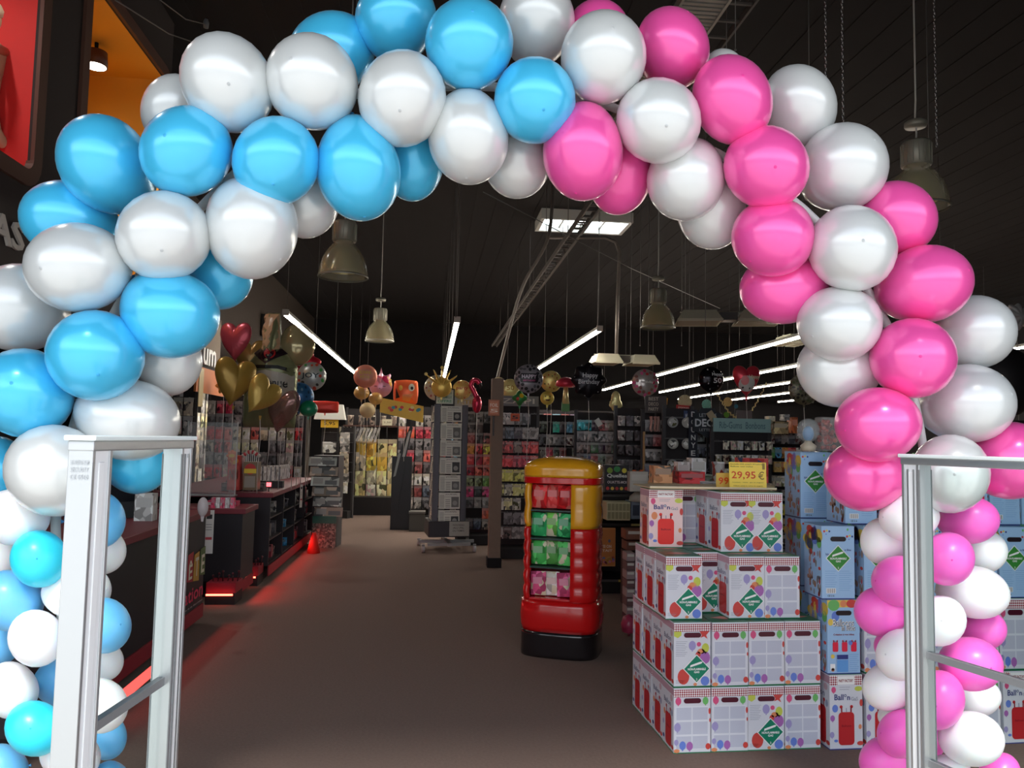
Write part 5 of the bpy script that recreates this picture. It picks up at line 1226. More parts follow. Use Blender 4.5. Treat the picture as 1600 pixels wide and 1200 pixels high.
foil(634, 613, 12.4, 21, lambda t: min(o_square(t), 1.15), foilm(214, 100, 60), 'orange and red square fox foil balloon with two ears', R(-4), .35, many(pl([(-.7, .3), (-.4, -.4), (-.7, -.5)], (40, 30, 34)), dsc(.45, .35, .22, .28, (230, 226, 210)), dsc(.48, .3, .1, .12, (40, 40, 46), .004), dsc(-.35, .3, .15, .2, (226, 186, 90)), pl([(-.2, -.2), (.6, -.1), (.3, -.7), (-.2, -.6)], (226, 140, 80))), string=.8)
q = at(628, 630, 12.2); b = MB(); T = face(0, 0, 0, 0); b.poly([(-.34, .08), (.34, -.04), (.34, -.3), (-.34, -.15)], cm(240, 196, 60, .4), T, 0, .01); rr2 = random.Random(9)
for k in range(12): b.disc(rr2.uniform(-.3, .3), rr2.uniform(-.12, -.06), .03, .025, cm(*rr2.choice([(220, 60, 40), (60, 160, 170), (226, 110, 50), (250, 230, 150)]), .4), T, .002+k*.0004, 10)
o = b.build('banner', loc=q); tag(o, 'yellow paper banner with red and blue motifs hanging below the fox foil', 'banner')
foil(683, 606, 11.3, 20, o_round, foilm(206, 200, 176), 'silver birthday foil balloon behind the gold crown', 0, .4, many(dots([(226, 196, 110), (190, 120, 110)], 18, .05, .1, 2), t_('HAPPY', -.5, -.05, .5, .25, (120, 110, 90), .004)), string=.7)
def o_crown(t):
    x, y = math.cos(t), math.sin(t); sp = 0
    for d in (38, 64, 90, 116, 142): sp = max(sp, max(0, 1-abs((math.degrees(t)-d+180) % 360-180)/6))
    return (.55 if y > 0 else .55)+.62*sp
foil(690, 605, 11.0, 29, o_crown, foilm(214, 180, 90), 'gold crown foil balloon with five knobbed points', 0, .3, many(dsc(-.85, .68, .09, .09, (240, 216, 120), .01), dsc(0, 1.05, .09, .09, (240, 216, 120), .01)), nseg=120, string=.7)
foil(722, 609, 11.2, 15, o_round, foilm(206, 180, 110), 'round gold party foil balloon between the crown and the flamingo', 0, .4, many(t_('party', -.6, -.1, .6, .3, (190, 80, 60)), dots([(226, 120, 90), (240, 220, 150)], 12, .06, .1, 6, (.6, .9))), string=.7)
q = at(745, 640, 10.9); b = MB(); fl = mat('foil_flamingo', srgb(214, 60, 90), .25, metal=.5); b.sphere((0, 0, -.02), (.07, .07, .13), fl, 14, 10)
b.tube(crom([Vector(p) for p in ((0, 0, .06), (-.05, 0, .16), (-.09, 0, .24), (-.06, 0, .31), (.0, 0, .31), (.03, 0, .27))]), [.035]*31, fl, 8); b.tube([(.03, 0, .28), (.05, 0, .24), (.045, 0, .2)], [.025, .018, .004], cm(30, 26, 30), 8)
b.tube([(0, 0, -.13), (0, 0, -.9)], .006, cm(200, 200, 200), 5); o = b.build('foil_balloon', loc=q+Vector((0, 0, .1))); tag(o, 'pink flamingo foil balloon on a stick', 'balloon')
foil(779, 600, 11.6, 11, o_round, foilm(206, 190, 150), 'small multicoloured round foil balloon above the orange card sign', 0, .4, dots([(226, 90, 80), (90, 160, 90), (226, 190, 60), (90, 130, 180)], 14, .1, .18, 8), string=.7)
foil(797, 607, 11.2, 15, o_round, foilm(220, 206, 140), 'round cream foil balloon with yellow print beside the silver HAPPY foil', 0, .4, many(t_('50', -.4, -.2, .4, .3, (200, 150, 60))), string=.7)
foil(812, 622, 10.6, 12, o_star(4, .3), foilm(60, 140, 80), 'green and yellow parrot-coloured foil balloon under the cream one', 0, .4, many(dsc(.2, .3, .3, .3, (226, 200, 50)), dsc(-.3, -.1, .2, .25, (206, 60, 50))), string=.5)
foil(826, 592, 9.6, 23, o_round, foilm(136, 132, 136), 'grey silver round foil balloon reading HAPPY on a dark panel', 0, .35, many(dots([(40, 38, 42), (90, 88, 92)], 26, .07, .13, 5, (.5, .93)), pl([(-.62, -.18), (-.55, -.28), (.55, -.28), (.62, -.18), (.62, .26), (.55, .36), (-.55, .36), (-.62, .26)], (24, 20, 26), .006), t_('HAPPY', -.52, .0, .5, .27, (206, 190, 206), .012), t_('BIRTHDAY', -.42, -.2, .42, -.08, (200, 60, 130), .012)), string=.6)
foil(861, 596, 10.4, 17, o_round, foilm(214, 196, 120), 'round gold patterned foil balloon between the silver HAPPY foil and the mushroom', 0, .4, many(dots([(190, 90, 60), (240, 226, 150), (120, 140, 80)], 18, .05, .1, 7)), string=.7)

foil(855, 622, 10.0, 11, o_round, foilm(200, 180, 90), 'small yellow smiling foil balloon under the gold patterned one', 0, .5, many(dsc(-.3, .2, .08, .12, (60, 40, 30)), dsc(.3, .2, .08, .12, (60, 40, 30)), pl([(-.4, -.2), (.4, -.2), (.2, -.42), (-.2, -.42)], (90, 40, 30))), string=.5)
q = at(884, 612, 9.9); b = MB(); b.lathe([(.1, 0), (.14, .02), (.12, .08), (.06, .12), (.001, .13)], foilm(206, 60, 80), 18, (0, 0, .06)); b.lathe([(.05, -.16), (.035, -.05), (.03, .06)], foilm(206, 190, 130), 12); b.box(-.05, .05, -.02, .02, -.26, -.14, cm(90, 140, 80)); b.tube([(0, 0, -.2), (0, 0, -.9)], .004, cm(190, 190, 190), 5)
o = b.build('foil_balloon', loc=q); tag(o, 'red-capped mushroom foil balloon beside the black birthday foil', 'balloon')
foil(920, 594, 9.3, 29, o_star(8, .16), foilm(34, 32, 36, .3, .6), 'black star-edged foil balloon with silver Happy Birthday lettering', 0, .3, many(t_('Happy', -.4, .05, .45, .38, (196, 196, 200)), t_('Birthday', -.62, -.3, .55, .02, (176, 176, 180)), dots([(150, 150, 154)], 10, .02, .04, 9, (.6, .95))), string=.6)
foil(962, 626, 9.4, 14, o_dress, foilm(196, 186, 130), 'small ivory dress-shaped foil balloon past the black birthday foil', 0, .35, string=.4, sy=1.15)
foil(1008, 598, 9.0, 22, o_round, mat('foil_clear_white', srgb(196, 186, 180), .2, metal=.5), 'pale round foil balloon with red and pink dots', 0, .4, many(dots([(176, 50, 80), (206, 90, 140), (120, 80, 70), (190, 60, 60)], 20, .1, .14, 10, (.45, .92)), t_('Birthday', -.45, -.1, .5, .12, (220, 214, 206), .01)), string=.6)
foil(1111, 593, 8.6, 21, o_round, foilm(30, 28, 32, .2, .7), 'glossy black round foil balloon with white lettering left of the red heart', 0, .5, many(t_('Happy', -.1, .2, .75, .5, (206, 206, 206)), t_('50', .0, -.3, .7, .1, (196, 196, 196)), dots([(190, 190, 190)], 8, .03, .06, 11)), string=.6)
foil(1166, 595, 8.4, 26, o_heart, foilm(190, 52, 66), 'red heart foil balloon with white moon shape and silver lettering', R(-6), .4, many(dsc(-.05, -.2, .5, .5, (200, 196, 190)), dsc(-.2, 0, .25, .3, (226, 130, 130), .003), t_('Happy', .05, .05, .8, .35, (226, 220, 190), .008), dsc(.1, -.5, .06, .06, (60, 50, 50), .004), dsc(-.3, -.45, .06, .06, (60, 50, 50), .004)), string=.9)
foil(1256, 608, 8.3, 26, o_round, foilm(110, 104, 84, .35), 'round leopard-spotted foil balloon half hidden by white balloons', 0, .4, many(dots([(50, 44, 40), (150, 146, 130), (90, 100, 70)], 60, .05, .1, 12, (.1, .97)), t_('HAPPY', -.5, -.1, .5, .2, (90, 50, 70), .01)), string=.9)
foil(1563, 597, 6.5, 62, o_round, foilm(32, 30, 32, .45, .2), 'very large black round balloon behind the arch at the edge of the view', 0, .8, many(t_('?', .3, -.2, .6, .3, (150, 150, 150))), string=.6, wr=.3)
foil(1588, 495, 8.0, 24, o_star(9, .25), foilm(196, 196, 196), 'crumpled silver foil balloon high at the edge of the view', 0, .5, string=.5)
# garland of paper flowers and fans
q = at(1090, 640, 8.8)
b = MB()
for k in range(38):
    t = k/37; x = .0+t*.62; z = .08-.36*math.sin(math.pi*t)+.1*t; b.sphere((x, 0, z), (.006, .012, .026 if k % 2 else .012), cm(226, 206, 140, .6), 6, 5)
o = b.build('garland', loc=at(1118, 622, 8.7)); tag(o, 'cream paper garland slung between the black and red foil balloons', 'garland')
for px, py, r, c_, lab in ((1137, 628, .055, (206, 176, 110), 'tan paper fan rosette in the middle of the garland'), (1104, 632, .06, (130, 190, 170), 'mint green paper fan rosette over the letters sign'), (1135, 648, .035, (110, 160, 60), 'small green paper rosette under the garland'), (1125, 660, .035, (226, 206, 90), 'small yellow paper rosette above the pale blue sign'), (1148, 660, .04, (236, 180, 50), 'orange yellow paper rosette above the pale blue sign'), (1150, 635, .025, (60, 130, 150), 'tiny blue paper rosette on the garland'), (1070, 628, .085, (196, 180, 140), 'pale half-round paper fan above the badge board')):
    b = MB(); n = 24; v = []
    for k in range(n): a = 2*math.pi*k/n; v.append((r*math.cos(a), -.008*(k % 2), r*math.sin(a)))
    v += [(0, -.01, 0), (0, .01, 0)]; f = [(k, (k+1) % n, n) for k in range(n)]+[((k+1) % n, k, n+1) for k in range(n)]
    b.add(v, f, cm(*c_, .6)); b.tube([(0, 0, 0), (0, 0, .25)], .002, wirem, 4); o = b.build('paper_rosette', loc=at(px, py, 8.75)); tag(o, lab, 'rosette')
# ================================================================ candy display (yellow and red plastic stand)
q = at(900, 1008, 5.9)
o = empty('candy_display', (q.x-.11, 5.9, 0), R(-22)); tag(o, 'human-height plastic candy display, yellow above, red below, black foot, open shelves of sweets', 'display')
ye = mat('plastic_yellow', srgb(226, 160, 30), .22, coat=.6); re_ = mat('plastic_red', srgb(200, 20, 22), .22, coat=.6); blkp = mat('plastic_black', srgb(28, 24, 26), .2, coat=.6)
def cshape(w_, d_, open_w, th, n=10):
    """plan outline of a rounded casing open to the front over open_w"""
    out = []
    for k in range(41):
        a = R(-90)+2*math.pi*k/40; ca, sa = math.cos(a), math.sin(a); e = .55
        out.append((math.copysign(abs(ca)**e, ca)*w_/2, math.copysign(abs(sa)**e, sa)*d_/2))
    return out
def casing(nm, z0, z1, w_, d_, m_, rings=0, amp=0.0, close_top=False, closed=False):
    out = cshape(w_, d_, 0, 0); b = MB(); v = []; f = []; NZ = max(2, rings*6) if rings else 8
    pts = out[:-1] if closed else [p for p in out if not (p[1] < -d_*.30 and -w_*.40 < p[0] < w_*.12)]
    if not closed:
        # order the open shell starting at the right side of the opening
        i0 = max(range(len(pts)), key=lambda i: math.hypot(pts[i][0]-pts[i-1][0], pts[i][1]-pts[i-1][1])); pts = pts[i0:]+pts[:i0]
        pts = [p for i, p in enumerate(pts) if i == 0 or math.hypot(p[0]-pts[i-1][0], p[1]-pts[i-1][1]) > 1e-4]
    n = len(pts)
    for i in range(NZ+1):
        t = i/NZ; z = z0+(z1-z0)*t; s_ = 1+(amp*abs(math.sin(math.pi*rings*t)) if rings else 0)
        if close_top: s_ *= math.sqrt(max(.03, 1-(max(0, t-.35)/.65)**2.4*.88))
        for p in pts: v.append((p[0]*s_, p[1]*s_, z))
    for i in range(NZ):
        for k in range(n if closed else n-1): f.append((i*n+k, i*n+(k+1) % n, (i+1)*n+(k+1) % n, (i+1)*n+k))
    if closed or close_top: f.append(tuple(range((NZ)*n, (NZ+1)*n)))
    if closed: f.append(tuple(range(n-1, -1, -1)))
    b.add(v, f, m_, True); c_ = b.build(nm, o)
    if not closed: s2 = c_.modifiers.new('s', 'SOLIDIFY'); s2.thickness = .03; s2.offset = -1
    return c_
casing('foot', .0, .19, .50, .46, blkp, closed=True)
casing('lower_casing', .19, .42, .50, .44, re_, 1, .04, closed=True)
casing('middle_casing', .42, .98, .48, .42, re_, 5, .03)
casing('upper_casing', .98, 1.32, .48, .42, ye, 2, .03)
casing('red_band', 1.32, 1.37, .50, .44, re_, closed=True)
casing('shoulder', 1.37, 1.53, .50, .44, ye, close_top=True, closed=True)
MB().box(-.2, .2, .05, .18, .42, 1.33, cm(120, 20, 24, .5)).build('inner_back', o)
for k, z in enumerate((.42, .66, .88, 1.1)):
    MB().box(-.19, .19, -.16, .16, z, z+.012, cm(30, 60, 56, .4) if k else re_).build('shelf', o)
o.scale = (1.18, 1.12, .96)
ang = R(-22); Mo = Matrix.Translation(o.location) @ Matrix.Rotation(ang, 4, 'Z') @ Matrix.Diagonal((1.18, 1.12, .96, 1))
candc = [[(206, 70, 110), (226, 180, 170)], [(60, 150, 70), (70, 130, 60)], [(40, 140, 80), (90, 160, 60)], [(200, 30, 34), (214, 50, 50)]]
names = ['pink candy bag on the lowest shelf of the candy display', 'green and white candy bag on the second shelf of the candy display', 'green candy bag on the third shelf of the candy display', 'red candy bag on the top shelf of the candy display']
for k, z in enumerate((.435, .675, .895, 1.115)):
    for j in range(4):
        product('candy_bag', 'bag', candc[k][j % 2], (230, 220, 190) if k < 3 else (226, 120, 110), Mo @ Matrix.Translation((-.14+j*.085, -.10+.02*(j % 2), z+.19)), (.10, .10, .185), names[k], 'sweets', 'candy bags, shelf '+['one', 'two', 'three', 'four'][k], .8)
# ================================================================ black shelf unit behind the cartons
sx0 = at(925, 905, 8.0).x; sx1 = at(1045, 905, 8.0).x
o = empty('shelf_unit', ((sx0+sx1)/2, 8.0, 0)); tag(o, 'low black shelf unit carrying small boxes between the candy display and the cartons', 'shelf'); w_ = sx1-sx0
blk2 = cm(38, 33, 34, .6)
MB().box(-w_/2, w_/2, .02, .5, 0, .12, cm(26, 24, 24)).build('plinth', o); MB().box(-w_/2, w_/2, .46, .5, .12, 1.05, blk2).build('back_panel', o)
for z in (.12, .70, .98): MB().box(-w_/2, w_/2, 0, .46, z, z+.03, blk2).build('shelf_board', o)
for s_ in (-1, 1): MB().box(s_*w_/2-.015, s_*w_/2+.015, 0, .5, .12, 1.01, blk2).build('side_panel', o)
b = MB(); b.box(-w_/2+.1, -w_/2+.28, -.006, 0, .125, .148, cm(90, 84, 84)); b.box(-w_/2+.28, -w_/2+.44, -.006, 0, .125, .148, cm(206, 180, 80)); b.box(.0, .12, -.006, 0, .705, .728, cm(190, 180, 110)); b.build('price_rail', o)
cx_ = (sx0+sx1)/2
def small_box(nm, px0, px1, pyt, pyb, Y, dep, col, lab, cat='box', art=None, c2=None):
    a = at(px0, pyb, Y); c = at(px1, pyt, Y); w2 = c.x-a.x; h2 = c.z-a.z
    o = empty(nm, ((a.x+c.x)/2, Y, a.z)); tag(o, lab, cat)
    MB().box(-w2/2, w2/2, 0, dep, 0, h2, cm(*col, .5)).build('body', o, bevel=.003)
    b = MB(); A = Art(b, face(0, 0, 0), w2, h2)
    if art: art(A)
    else: A.rect(.1, .55, .9, .85, cm(*(c2 or (220, 216, 206)), .5))
    b.build('front_print', o); return o
def a_poster(A):
    A.rect(.03, .03, .97, .97, cm(206, 130, 70, .5)); A.up(); r = random.Random(2)
    for k in range(18): A.disc(r.uniform(.1, .9), r.uniform(.06, .24), .07, .06, cm(*r.choice([(196, 90, 90), (110, 120, 170), (214, 160, 90), (200, 120, 150)]), .5), 8)
    A.disc(.25, .55, .05, .07, cm(200, 80, 60)); A.disc(.7, .66, .06, .08, cm(110, 110, 130)); A.text('ET SI ON', .2, .48, .8, .56, cm(236, 220, 200)); A.text('FÊTAIT', .15, .38, .85, .46, cm(236, 220, 200))
small_box('poster_box', 929, 962, 825, 885, 7.95, .03, (214, 150, 90), 'orange poster with confetti leaning against the black shelf unit', 'poster', a_poster)
def a_dark(A):
    A.disc(.2, .8, .12, .12, cm(120, 150, 50)); A.disc(.5, .85, .14, .12, cm(50, 130, 70)); A.disc(.8, .8, .1, .1, cm(200, 190, 60)); A.up(); A.text('Quelles', .08, .52, .92, .68, cm(206, 206, 200), .03); A.text('OUATTE-MOI', .1, .32, .9, .42, cm(200, 190, 190), .02)
    for k in range(5): A.disc(.12+k*.19, .14, .07, .07, cm(*[(190, 60, 60), (214, 180, 70)][k % 2]))
small_box('dispenser_box', 945, 983, 727, 769, 7.7, .2, (28, 28, 32), 'black card dispenser box with white writing and coloured dots', 'box', a_dark)
small_box('carton_tray', 984, 1013, 737, 768, 7.6, .2, (206, 202, 190), 'white open carton holding two orange bottles', 'box')
for k in range(2):
    q = at(991+k*11, 742, 7.68); b = MB(); b.lathe([(.001, -.13), (.03, -.13), (.032, -.03), (.016, .0), (.016, .03), (.02, .03), (.02, .05), (.001, .05)], cm(226, 110, 60, .3), 14); o = b.build('orange_bottle', loc=q); tag(o, ['orange bottle in the white carton, nearer the black dispenser', 'orange bottle in the white carton, nearer the pumpkin bucket'][k], 'bottle')
small_box('card_box', 948, 985, 785, 813, 7.75, .25, (196, 190, 150), 'low cream box of small cards on the black shelf unit', 'box', lambda A: [A.rect(.04+.16*k, .08+.46*j, .17+.16*k, .46+.46*j, cm(150, 146, 110, .5)) for k in range(6) for j in range(2)])
small_box('card_box', 986, 1012, 784, 811, 7.75, .25, (120, 136, 150), 'blue-grey box with a rounded lid beside the cream card box', 'box', lambda A: [A.rect(.1, .2, .5, .8, cm(60, 70, 86, .5)), A.rect(.6, .3, .9, .7, cm(150, 160, 170, .5))])
q = at(999, 783, 7.8); MB_ = MB(); MB_.lathe([(.11, 0), (.1, .05), (.05, .09), (.001, .1)], cm(190, 190, 176, .5), 16); o = MB_.build('cake_dome', loc=q); tag(o, 'pale rounded dome standing on the blue-grey box', 'dome')
q = at(1025, 772, 7.0); b = MB(); b.lathe([(.001, -.14), (.08, -.13), (.11, -.05), (.1, .03), (.085, .06), (.001, .05)], cm(214, 70, 30, .35), 18)
for k in range(3): b.box(-.05+k*.04, -.03+k*.04, -.105, -.1, -.08, .0, cm(240, 200, 170))
o = b.build('pumpkin_bucket', loc=q); tag(o, 'orange pumpkin bucket standing left of the rosy-lit carton', 'bucket')
for k in range(6): 
    small_box('snack_box', 1013, 1040, 795+k*13, 806+k*13, 7.1, .2, [(150, 80, 70), (176, 150, 140)][k % 2], 'flat snack box in the pile beside the rosy-lit carton, %s from the top' % ordn[k], 'box')
small_box('snack_tray', 978, 1012, 828, 843, 7.4, .2, (140, 90, 70), 'brown snack tray on the pile in front of the black shelf unit, upper', 'box'); small_box('snack_tray', 979, 1012, 846, 860, 7.4, .2, (120, 76, 62), 'brown snack tray on the pile in front of the black shelf unit, lower', 'box')
for k in range(7):
    small_box('sweets_tub', 979, 992, 864+k*14, 877+k*14, 6.6, .15, [(170, 150, 150), (120, 90, 90)][k % 2], 'clear sweets tub in the column left of the third carton row, %s from the top' % ordn[k], 'tub')
b = MB(); a = at(1012, 874, 7.1); c = at(1041, 872, 7.1); b.box(a.x, c.x, 7.1, 7.3, 0, a.z-.002, cm(60, 50, 50, .6)); o = b.build('snack_stand'); tag(o, 'dark stand under the pile of flat snack boxes', 'stand')
b = MB(); a = at(978, 861, 7.4); c = at(1012, 861, 7.4); b.box(a.x, c.x, 7.4, 7.6, 0, a.z-.002, cm(60, 50, 50, .6)); o = b.build('snack_stand'); tag(o, 'dark stand under the two brown snack trays', 'stand')
b = MB(); a = at(979, 962, 6.6); b.box(a.x, a.x+.09, 6.6, 6.75, 0, a.z+.0, cm(90, 50, 56, .5)); o = b.build('tub_stand'); tag(o, 'thin dark stand carrying the column of sweets tubs', 'stand')
q = at(983, 975, 6.3); MB_ = MB(); MB_.lathe([(.001, -.08), (.06, -.06), (.07, .0), (.05, .06), (.001, .08)], cm(176, 60, 90, .3), 12); MB_.tube([(0, 0, -.08), (0, 0, -q.z)], .01, cm(120, 40, 60), 6); o = MB_.build('pink_lamp', loc=q); tag(o, 'small pink ball on a stem beside the lowest cartons', 'lamp')
# table behind the cartons with party table things
ta = empty('display_table', (at(1122, 800, 6.1).x, 6.05, 0)); ta.scale = (.74, 1, 1); tag(ta, 'beige display table behind the white cartons', 'table')
MB().box(-.62, .62, 0, .5, 1.22, 1.26, cm(190, 170, 130, .5)).build('tabletop', ta)
for s_ in (-1, 1): MB().box(s_*.58-.02, s_*.58+.02, .05, .09, 0, 1.22, cm(90, 84, 80)).build('leg', ta)
for s_ in (-1, 1): MB().box(s_*.58-.02, s_*.58+.02, .42, .46, 0, 1.22, cm(90, 84, 80)).build('leg', ta)
tops = at(1100, 760, 6.1).z
def on_table(nm, px, wpx, top, col, kind, lab, cat, Y=6.15, c2=(120, 110, 100)):
    a = at(px, top, Y); s_ = wpx*Y/F; h_ = a.z-1.26; product(nm, kind, col, c2, Matrix.Translation((a.x, Y+.08, a.z)), (s_, min(s_, .3), h_), lab, cat, None, .2)
on_table('gingerbread_box', 1037, 30, 728, (176, 120, 80), 'carton', 'brown patterned box behind the rosy-lit carton', 'box')
on_table('red_gift_box', 1080, 42, 737, (190, 40, 44), 'carton', 'red boxed set of party goods in the middle of the display table', 'box', c2=(120, 60, 60))
on_table('white_cake_box', 1070, 20, 722, (196, 180, 176), 'carton', 'small white and red box behind the red boxed set', 'box', 6.4, (180, 60, 60))
on_table('confetti_tub', 1107, 26, 742, (170, 190, 160), 'tub', 'pale tub with a green lid beside the red boxed set', 'tub', c2=(190, 180, 120))
on_table('grey_tray_box', 1110, 34, 752, (130, 126, 124), 'carton', 'low grey box under the pale green-lidded tub', 'box', 6.12)
on_table('balloon_kit_tub', 1128, 22, 722, (190, 190, 196), 'tub', 'round tub printed with coloured balloons behind the small price card', 'tub', 6.3, (190, 80, 70))
on_table('flat_box', 1180, 40, 716, (190, 60, 60), 'carton', 'flat red and white box behind the 29,95 price card', 'box', 6.4, (60, 80, 140))
on_table('white_sheet_box', 1093, 24, 716, (196, 192, 184), 'carton', 'plain grey-white box at the back of the display table', 'box', 6.42, (190, 186, 180))
# things on the blue cartons
zt = 4*Hb+.004
q = cx0+ux*.0+uy*.25
for px, Y, lab, cfun in ((1263, 4.3, 'clear glass-like dome holding a small blue balloon on the top blue carton', 0), (1293, 4.3, 'clear bag of red wrapped sweets standing on the top blue carton', 1)):
    a = at(px, 700, Y); z0 = zt
    if cfun == 0:
        o = empty('bubble_balloon', (a.x, Y, z0)); tag(o, lab, 'balloon')
        MB().sphere((0, 0, .12), (.065, .065, .07), mat('clear_bubble', srgb(225, 232, 230), .05, alpha=.28, coat=1), 20, 14).build('bubble', o)
        MB().sphere((0, 0, .1), (.032, .032, .045), mat('latex_mini_blue', srgb(60, 140, 200), .35), 14, 10).build('inner_balloon', o)
        MB().lathe([(.04, 0), (.045, .03), (.02, .05), (.02, .06)], cm(190, 180, 160, .4), 14).build('cup', o)
    else:
        o = empty('sweets_bag', (a.x, Y, z0)); tag(o, lab, 'sweets')
        b = MB(); rr3 = random.Random(4)
        for k in range(60): b.sphere((rr3.uniform(-.045, .045), rr3.uniform(-.03, .03), .015+rr3.uniform(0, .16)), (.016, .013, .012), cm(*rr3.choice([(150, 40, 40), (120, 30, 36), (180, 80, 70)]), .3), 6, 4)
        sw = b.build('sweets', o); sw['kind'] = 'stuff'
        MB().box(-.06, .06, -.045, .045, 0, .2, mat('clear_bag', srgb(230, 225, 220), .08, alpha=.22, coat=.8)).build('bag', o, bevel=.012)
# things on the counters
def prod_on(nm, x, y, z, sz, col, c2, kind, lab, cat, grp=None): product(nm, kind, col, c2, Matrix.Translation((x, y, z+sz[2])), sz, lab, cat, grp, .3)
q = at(362, 765, 8.6)
small_box('candy_tower', 354, 376, 712, 766, 8.6, .2, (196, 60, 56), 'red candy tower standing on the long crimson counter', 'display', lambda A: [A.rect(.1, .1, .9, .7, cm(214, 90, 80)), A.text('NN', .15, .3, .85, .6, cm(240, 220, 210)), A.disc(.5, .85, .35, .3, cm(236, 170, 60))])
foil(363, 712, 8.5, 9, o_star(8, .2), cm(230, 120, 60, .4), 'orange starburst topper on the red candy tower', 0, .2, many(dsc(0, 0, .5, .3, (240, 200, 80))), string=0, name='star_topper', cat='sign')
small_box('lollipop_stand', 379, 402, 722, 766, 8.6, .2, (120, 100, 76), 'lollipop stand with red and yellow arch beside the red candy tower', 'display', lambda A: [A.disc(.5, .75, .42, .42, cm(190, 50, 50)), A.up(), A.rect(.05, .6, .95, .76, cm(226, 196, 60)), A.rect(.1, .1, .9, .5, cm(150, 140, 130))])
for k in range(9):
    a = at(380+k*3.0, 712-6*math.sin(math.pi*k/8), 8.7); b = MB(); b.sphere((0, 0, 0), .022, cm(*[(196, 190, 180), (186, 60, 66)][k % 2], .3), 10, 8); b.tube([(0, 0, -.02), (0, 0, -.2)], .004, cm(220, 220, 214), 5); o = b.build('lollipop', loc=a); tag(o, 'lollipop in the fan on the lollipop stand beside the red candy tower', 'lollipop', 'lollipops in the fan')
for k in range(12):
    product('pen', 'card', (80, 80, 84), (190, 190, 190), Matrix.Translation((-2.35+k*.05, 9.6, 1.20)), (.018, .03, .2), 'dark pen in the upright pen rack on the long counter', 'pen', 'pens on the long counter', .5)
b = MB(); b.box(-.33, .33, -.05, .06, 0, .08, cm(60, 56, 58)); o = b.build('pen_rack', loc=(-2.08, 9.6, .951)); tag(o, 'dark pen rack on the long counter', 'rack')
for k in range(14): product('white_packet', 'card', (196, 192, 184), (160, 156, 150), Matrix.Translation((-2.15+.012*k, 10.2+k*.085, 1.17)) @ Matrix.Rotation(R(60), 4, 'Z'), (.07, .1, .2), 'narrow white packet in the row along the long counter edge', 'packet', 'white packets along the long counter', .5)
for k in range(4): product('black_box', 'carton', (44, 40, 42), (90, 86, 84), Matrix.Translation((-2.25+k*.12, 9.0, 1.04)), (.1, .14, .09), 'small black box in the row in front of the pens', 'box', 'black boxes before the pens', .3)
b = MB(); b.box(-.03, .03, 0, .02, 0, .06, cm(40, 20, 24)); b.box(-.025, .025, -.004, 0, .008, .052, mat('price_glow', (1, .2, .2), .5, emit=4, ecol=(1, .1, .12))); b.text('5', -.01, .012, .012, .048, cm(255, 240, 230), face(0, -.005, 0), .0005); b.tube([(0, .01, 0), (0, .01, -.05)], .006, cblk, 6)
o = b.build('lit_price_sign', loc=(-1.78, 8.9, 1.0)); tag(o, 'small glowing red price sign at the front edge of the long counter', 'sign')
rg = random.Random(12)
for j in range(4):
    for k in range(5):
        for z in (.175, .435, .675):
            if rg.random() < .35: continue
            c1 = rg.choice([(60, 56, 60), (90, 90, 96), (120, 40, 50), (40, 110, 150), (130, 126, 120), (70, 40, 50)]); h_ = rg.uniform(.09, .17)
            prod_on('shelf_trinket', -1.82, 8.72+.1+(j*.79)+k*.14, z, (.08, .08, h_), c1, (40, 40, 44), rg.choice(['carton', 'tub', 'bag']), 'small dark trinket on the open shelves of the long counter', 'trinket', 'trinkets in the long counter')
for k in range(5): prod_on('nail_polish_box', -2.0+.045*k-.1, 7.9, .86, (.04, .06, .1), [(196, 60, 90), (206, 200, 200)][k % 2], (206, 200, 200), 'carton', 'small pink and white box on the low counter section', 'box', 'small boxes on the low counter')
b = MB(); b.box(-.16, .14, -.03, .1, 0, .05, cm(200, 50, 90, .4)); b.box(-.15, .13, -.034, -.03, .01, .04, cm(230, 220, 220)); o = b.build('counter_tray', loc=(-2.06, 7.58, .861-.0)); o.location.z = .8605; o.location.y = 8.1; tag(o, 'pink and white counter tray behind the small boxes', 'tray')
acr = mat('clear_panel', srgb(200, 205, 205), .08, alpha=.2, coat=.5)
for x, y, lab in ((-2.45, 6.42, 'clear acrylic screen standing behind the nearest counter'), (-2.25, 8.3, 'clear acrylic screen between the two crimson-topped counters')):
    b = MB(); b.box(-.25, .25, 0, .008, 0, .75, acr); b.box(-.255, -.245, -.004, .012, 0, .76, cm(180, 180, 178, .3)); b.box(.245, .255, -.004, .012, 0, .76, cm(180, 180, 178, .3)); b.box(-.26, .26, -.06, .07, -.01, 0, cm(150, 150, 150, .4))
    b.box(-.02, .02, .0, .03, -.86, 0, cblk); o = b.build('acrylic_screen', loc=(x, y, .955)); tag(o, lab, 'screen')
b = MB(); T = face(0, 0, 0, 0, R(-18)); b.rect(-.15, 0, .15, .42, cm(24, 24, 30, .3), T, 0, .03); b.box(-.02, .02, .02, .06, -.1, .15, cblk); o = b.build('till_screen', loc=(-2.25, 6.2, 1.05), rot=(0, 0, R(35))); tag(o, 'dark tilted till screen on the nearest counter', 'screen')
b = MB(); b.box(-.08, .08, -.1, .1, 0, .12, cm(34, 34, 38)); o = b.build('cash_till', loc=(-2.25, 6.25, .941)); tag(o, 'dark cash till under the tilted screen', 'till')
product('leaflet_block', 'carton', (170, 166, 164), (160, 156, 154), Matrix.Translation((-2.08, 6.0, 1.14)), (.13, .1, .2), 'block of white leaflets on the nearest counter', 'leaflets', None, 0)
foil(317, 792, 6.36, 8, lambda t: 1, cm(196, 188, 190, .2), 'small crumpled clear sweets bag on the corner of the nearest counter', 0, .8, string=0, name='clear_bag', cat='bag', sy=1.8)

